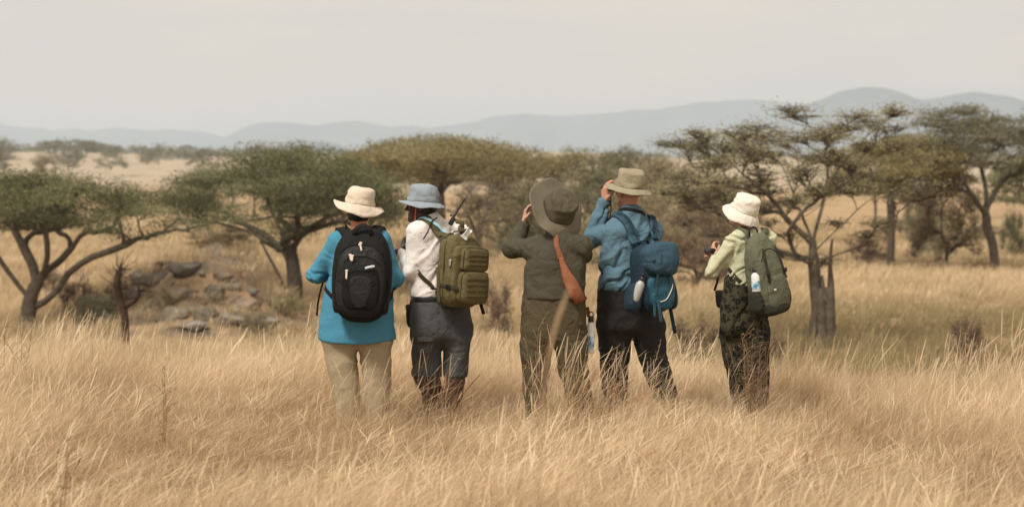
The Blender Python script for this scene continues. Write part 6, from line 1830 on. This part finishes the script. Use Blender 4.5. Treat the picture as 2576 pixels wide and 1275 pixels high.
V, F = ribbon(smooth_path([P(1807, 690, -.06), P(1805, 705, -.07), P(1800, 722, -.07), P(1797, 731, -.07)], 10), (.6, -.8, 0), .022, .004); obj("loose_strap", V, F, m_strap_black, g.root)
bottle("water_bottle", "white and blue bottle in the side pocket of the grey green backpack", 1904, 734, 13.70, .172, .035, m_white_paint, m_black_pl, -4, 0, m_band_blue, .6)
binoculars(P(1799, 631, .20), math.radians(14), 0, "small black binoculars held at chest height by the person in pale green")
g = Gear("belt_pouch", "black pouch on the left hip of the leopard print trousers", "pouch", W(1813, 752, 13.98), 38, 0, -6)
g.box("pouch_body", (0, 0, 0), (.04, .08, .13), m_pack_black, 4, 8, None, .004); g.box("flap", (-.003, -.003, .045), (.042, .084, .045), m_pack_black2, 4, 6)
# ------------------------------------------------------------------ single tufts and weeds that stand out
m_tuft_brown = blade_mat("brown_grass_blades", (.30, .175, .10), (.62, .43, .27), (.20, .115, .065), .3, .3)
m_tuft_pale = blade_mat("pale_grass_blades", (.62, .46, .28), (.90, .76, .55), (.50, .36, .21), .42, .2)
m_tuft_green = blade_mat("greenish_grass_blades", (.40, .37, .19), (.66, .60, .36), (.30, .27, .14), .38, .2)
m_weed = blade_mat("weed_stems", (.20, .125, .08), (.48, .34, .22), (.16, .10, .06), .2, .2)
def tuft(name, label, cat, c, y, n, rad, h0, h1, w, lean, mat, seed, head=.5, rotz=0.0, group=None):
    x = (c - 1288) * y / FPX
    o = grass_patch(name, mat, n, rad, h0, h1, w, lean, 6, seed, head)
    o.location = (x, y, gz(x, y) - .01); o.rotation_euler = (0, 0, rotz)
    COL.objects.link(o)
    return tag(o, label, cat, group)
tuft("grass_tuft", "dense brown tuft of bent grass in front of the bare legs below the grey shorts", "grass tuft", 1108, 12.45, 150, .17, .22, .52, .0042, .75, m_tuft_brown, 201, .5)
tuft("grass_tuft", "tall pale tuft in front of the dark olive trousers", "grass tuft", 1385, 11.9, 120, .16, .42, .84, .0026, .42, m_tuft_pale, 202, .6)
tuft("grass_tuft", "brown headed tuft between the dark olive trousers and the black trousers", "grass tuft", 1470, 12.2, 120, .20, .25, .60, .0036, .6, m_tuft_brown, 203, .7)
tuft("grass_tuft", "tuft with bent seed heads in front of the tall person's left leg", "grass tuft", 1545, 12.5, 80, .14, .35, .74, .0028, .5, m_tuft_pale, 204, .8)
tuft("grass_tuft", "tuft with bent seed heads in front of the tall person's right leg", "grass tuft", 1645, 12.6, 80, .15, .30, .60, .0028, .5, m_tuft_pale, 205, .8)
tuft("grass_tuft", "thin pale tuft in front of the khaki trousers", "grass tuft", 880, 12.1, 80, .22, .30, .62, .0025, .5, m_tuft_pale, 206, .5)
tuft("grass_tuft", "tall greenish tuft on the crest below the split trunk acacia", "grass tuft", 2170, 15.4, 36, .20, .5, .85, .0045, .3, m_tuft_green, 207, .7)
tuft("grass_tuft", "tall tan tuft on the crest near the right edge", "grass tuft", 2420, 15.2, 60, .40, .5, .82, .0042, .4, m_tuft_pale, 208, .7)
tuft("grass_tuft", "tall tan tuft standing at the right edge of the crest", "grass tuft", 2545, 15.0, 90, .40, .5, .92, .0042, .45, m_tuft_pale, 209, .7)
tuft("grass_tuft", "brown patch of tangled stems near the left edge", "grass tuft", 110, 9.6, 130, .26, .18, .42, .0030, .9, m_tuft_brown, 210, .3)
tuft("grass_tuft", "brown tangle of grass low in front of the tall person", "grass tuft", 1590, 9.9, 110, .20, .15, .36, .0030, .9, m_tuft_brown, 211, .3)
tuft("grass_tuft", "brown patch of stems below the leopard print trousers", "grass tuft", 2060, 10.0, 110, .24, .18, .40, .0030, .8, m_tuft_brown, 212, .3)
for c_, y_, sd, lb in ((845, 12.0, 221, "sparse pale stems crossing the left leg of the khaki trousers"), (940, 12.1, 222, "sparse pale stems crossing the right leg of the khaki trousers"),
                       (1060, 12.2, 223, "sparse pale stems in front of the left side of the grey shorts"), (1330, 12.0, 224, "sparse pale stems crossing the left leg of the dark olive trousers"),
                       (1440, 12.0, 225, "sparse pale stems crossing the right leg of the dark olive trousers"), (1600, 12.4, 226, "sparse pale stems between the legs of the black trousers"),
                       (1850, 13.1, 227, "sparse pale stems left of the weed before the leopard print trousers")):
    tuft("grass_tuft", lb, "grass tuft", c_, y_, 42, .20, .38, .74, .0024, .5, m_tuft_pale, sd, .5)
# dry branching weed before the leopard print trousers
def weed(label, c, y, h, n, spread, seed, leanx=.0, th=.0022):
    g = np.random.default_rng(seed); x = (c - 1288) * y / FPX; base = np.array([x, y, gz(x, y) - .01])
    mb = MB()
    for i in range(n):
        b = base + np.array([g.normal(0, spread * .35), g.normal(0, spread * .35), 0]); hh = h * g.uniform(.6, 1.05)
        tip = b + np.array([g.normal(leanx, spread), g.normal(0, spread * .6), hh]); mid = (b + tip) / 2 + g.normal(0, spread * .18, 3)
        st = smooth_path([b, mid, tip], 9); tt = g.uniform(0, 1)
        mb.add(*tube(st, np.linspace(th, th * .5, 9), 3, False), a=tt)
        for k in range(int(g.integers(4, 9))):
            j = int(g.integers(3, 9)); d = g.normal(size=3); d[2] = abs(d[2]) + .4; d /= np.linalg.norm(d); L_ = hh * g.uniform(.08, .24)
            q = st[j]; e = q + d * L_ + np.array([.02, 0, -.01])
            mb.add(*tube([q, (q + e) / 2 + np.array([0, 0, .01]), e], [th * .6, th * .5, th * .4], 3, False), a=tt)
            for s in range(3):
                z = g.normal(size=3); z /= np.linalg.norm(z); u = np.cross(z, d) * .003; f = q + (e - q) * g.uniform(.5, 1)
                mb.add([f - u, f + z * g.uniform(.008, .02), f + u], [(0, 1, 2)], a=min(1, tt + .3))
    o = mb.build("dry_weed", m_weed, None, True, "tint", tuple(base))
    a = o.data.attributes.new("hgt", 'FLOAT', 'POINT'); a.data.foreach_set('value', np.ones(len(o.data.vertices), np.float32))
    return tag(o, label, "weed")
weed("dry branching weed standing in front of the leopard print trousers", 1893, 13.1, .66, 34, .07, 301)
weed("grey twig reaching up from the bottom left corner", 95, 7.2, .60, 5, .10, 302, .14, .0035)
weed("thin bare weed stalk among the grass left of the person in blue", 415, 11.0, .55, 4, .05, 303, .0)
weed("thin dry stalks at the far left of the crest", 35, 14.6, .75, 6, .16, 304, .0, .003)
weed("dry stalks leaning across the dark olive trousers", 1345, 12.3, .78, 8, .06, 305, .03)
weed("seedy weed stalk on the crest at the right", 2445, 14.8, .72, 5, .06, 306, .03)

# broad bent blades close to the camera, far out of focus
def broad_blade(label, pts, y, w, seed):
    q = smooth_path([W(c, r, y + dy) for c, r, dy in pts], 26)
    q = np.vstack([[q[0][0], q[0][1], gz(q[0][0], q[0][1])], q])
    V, F = ribbon(q, (0, -1, .2), np.interp(np.linspace(0, 1, len(q)), [0, .5, .85, 1], [w * .5, w * .8, w, w * .4]), .0015)
    o = obj("tall_grass", V, F, m_tuft_pale, None, True, {"tint": np.full(len(V), .15), "hgt": np.full(len(V), .6)}, tuple(q[0]))
    return tag(o, label, "tall grass", None, "thing")
broad_blade("tall pale stalk close to the camera, blurred across the dark olive trousers", [(1352, 1250, 0), (1368, 1000, 0), (1384, 880, 0), (1404, 800, .02), (1436, 716, .04)], 4.3, .0085, 1)
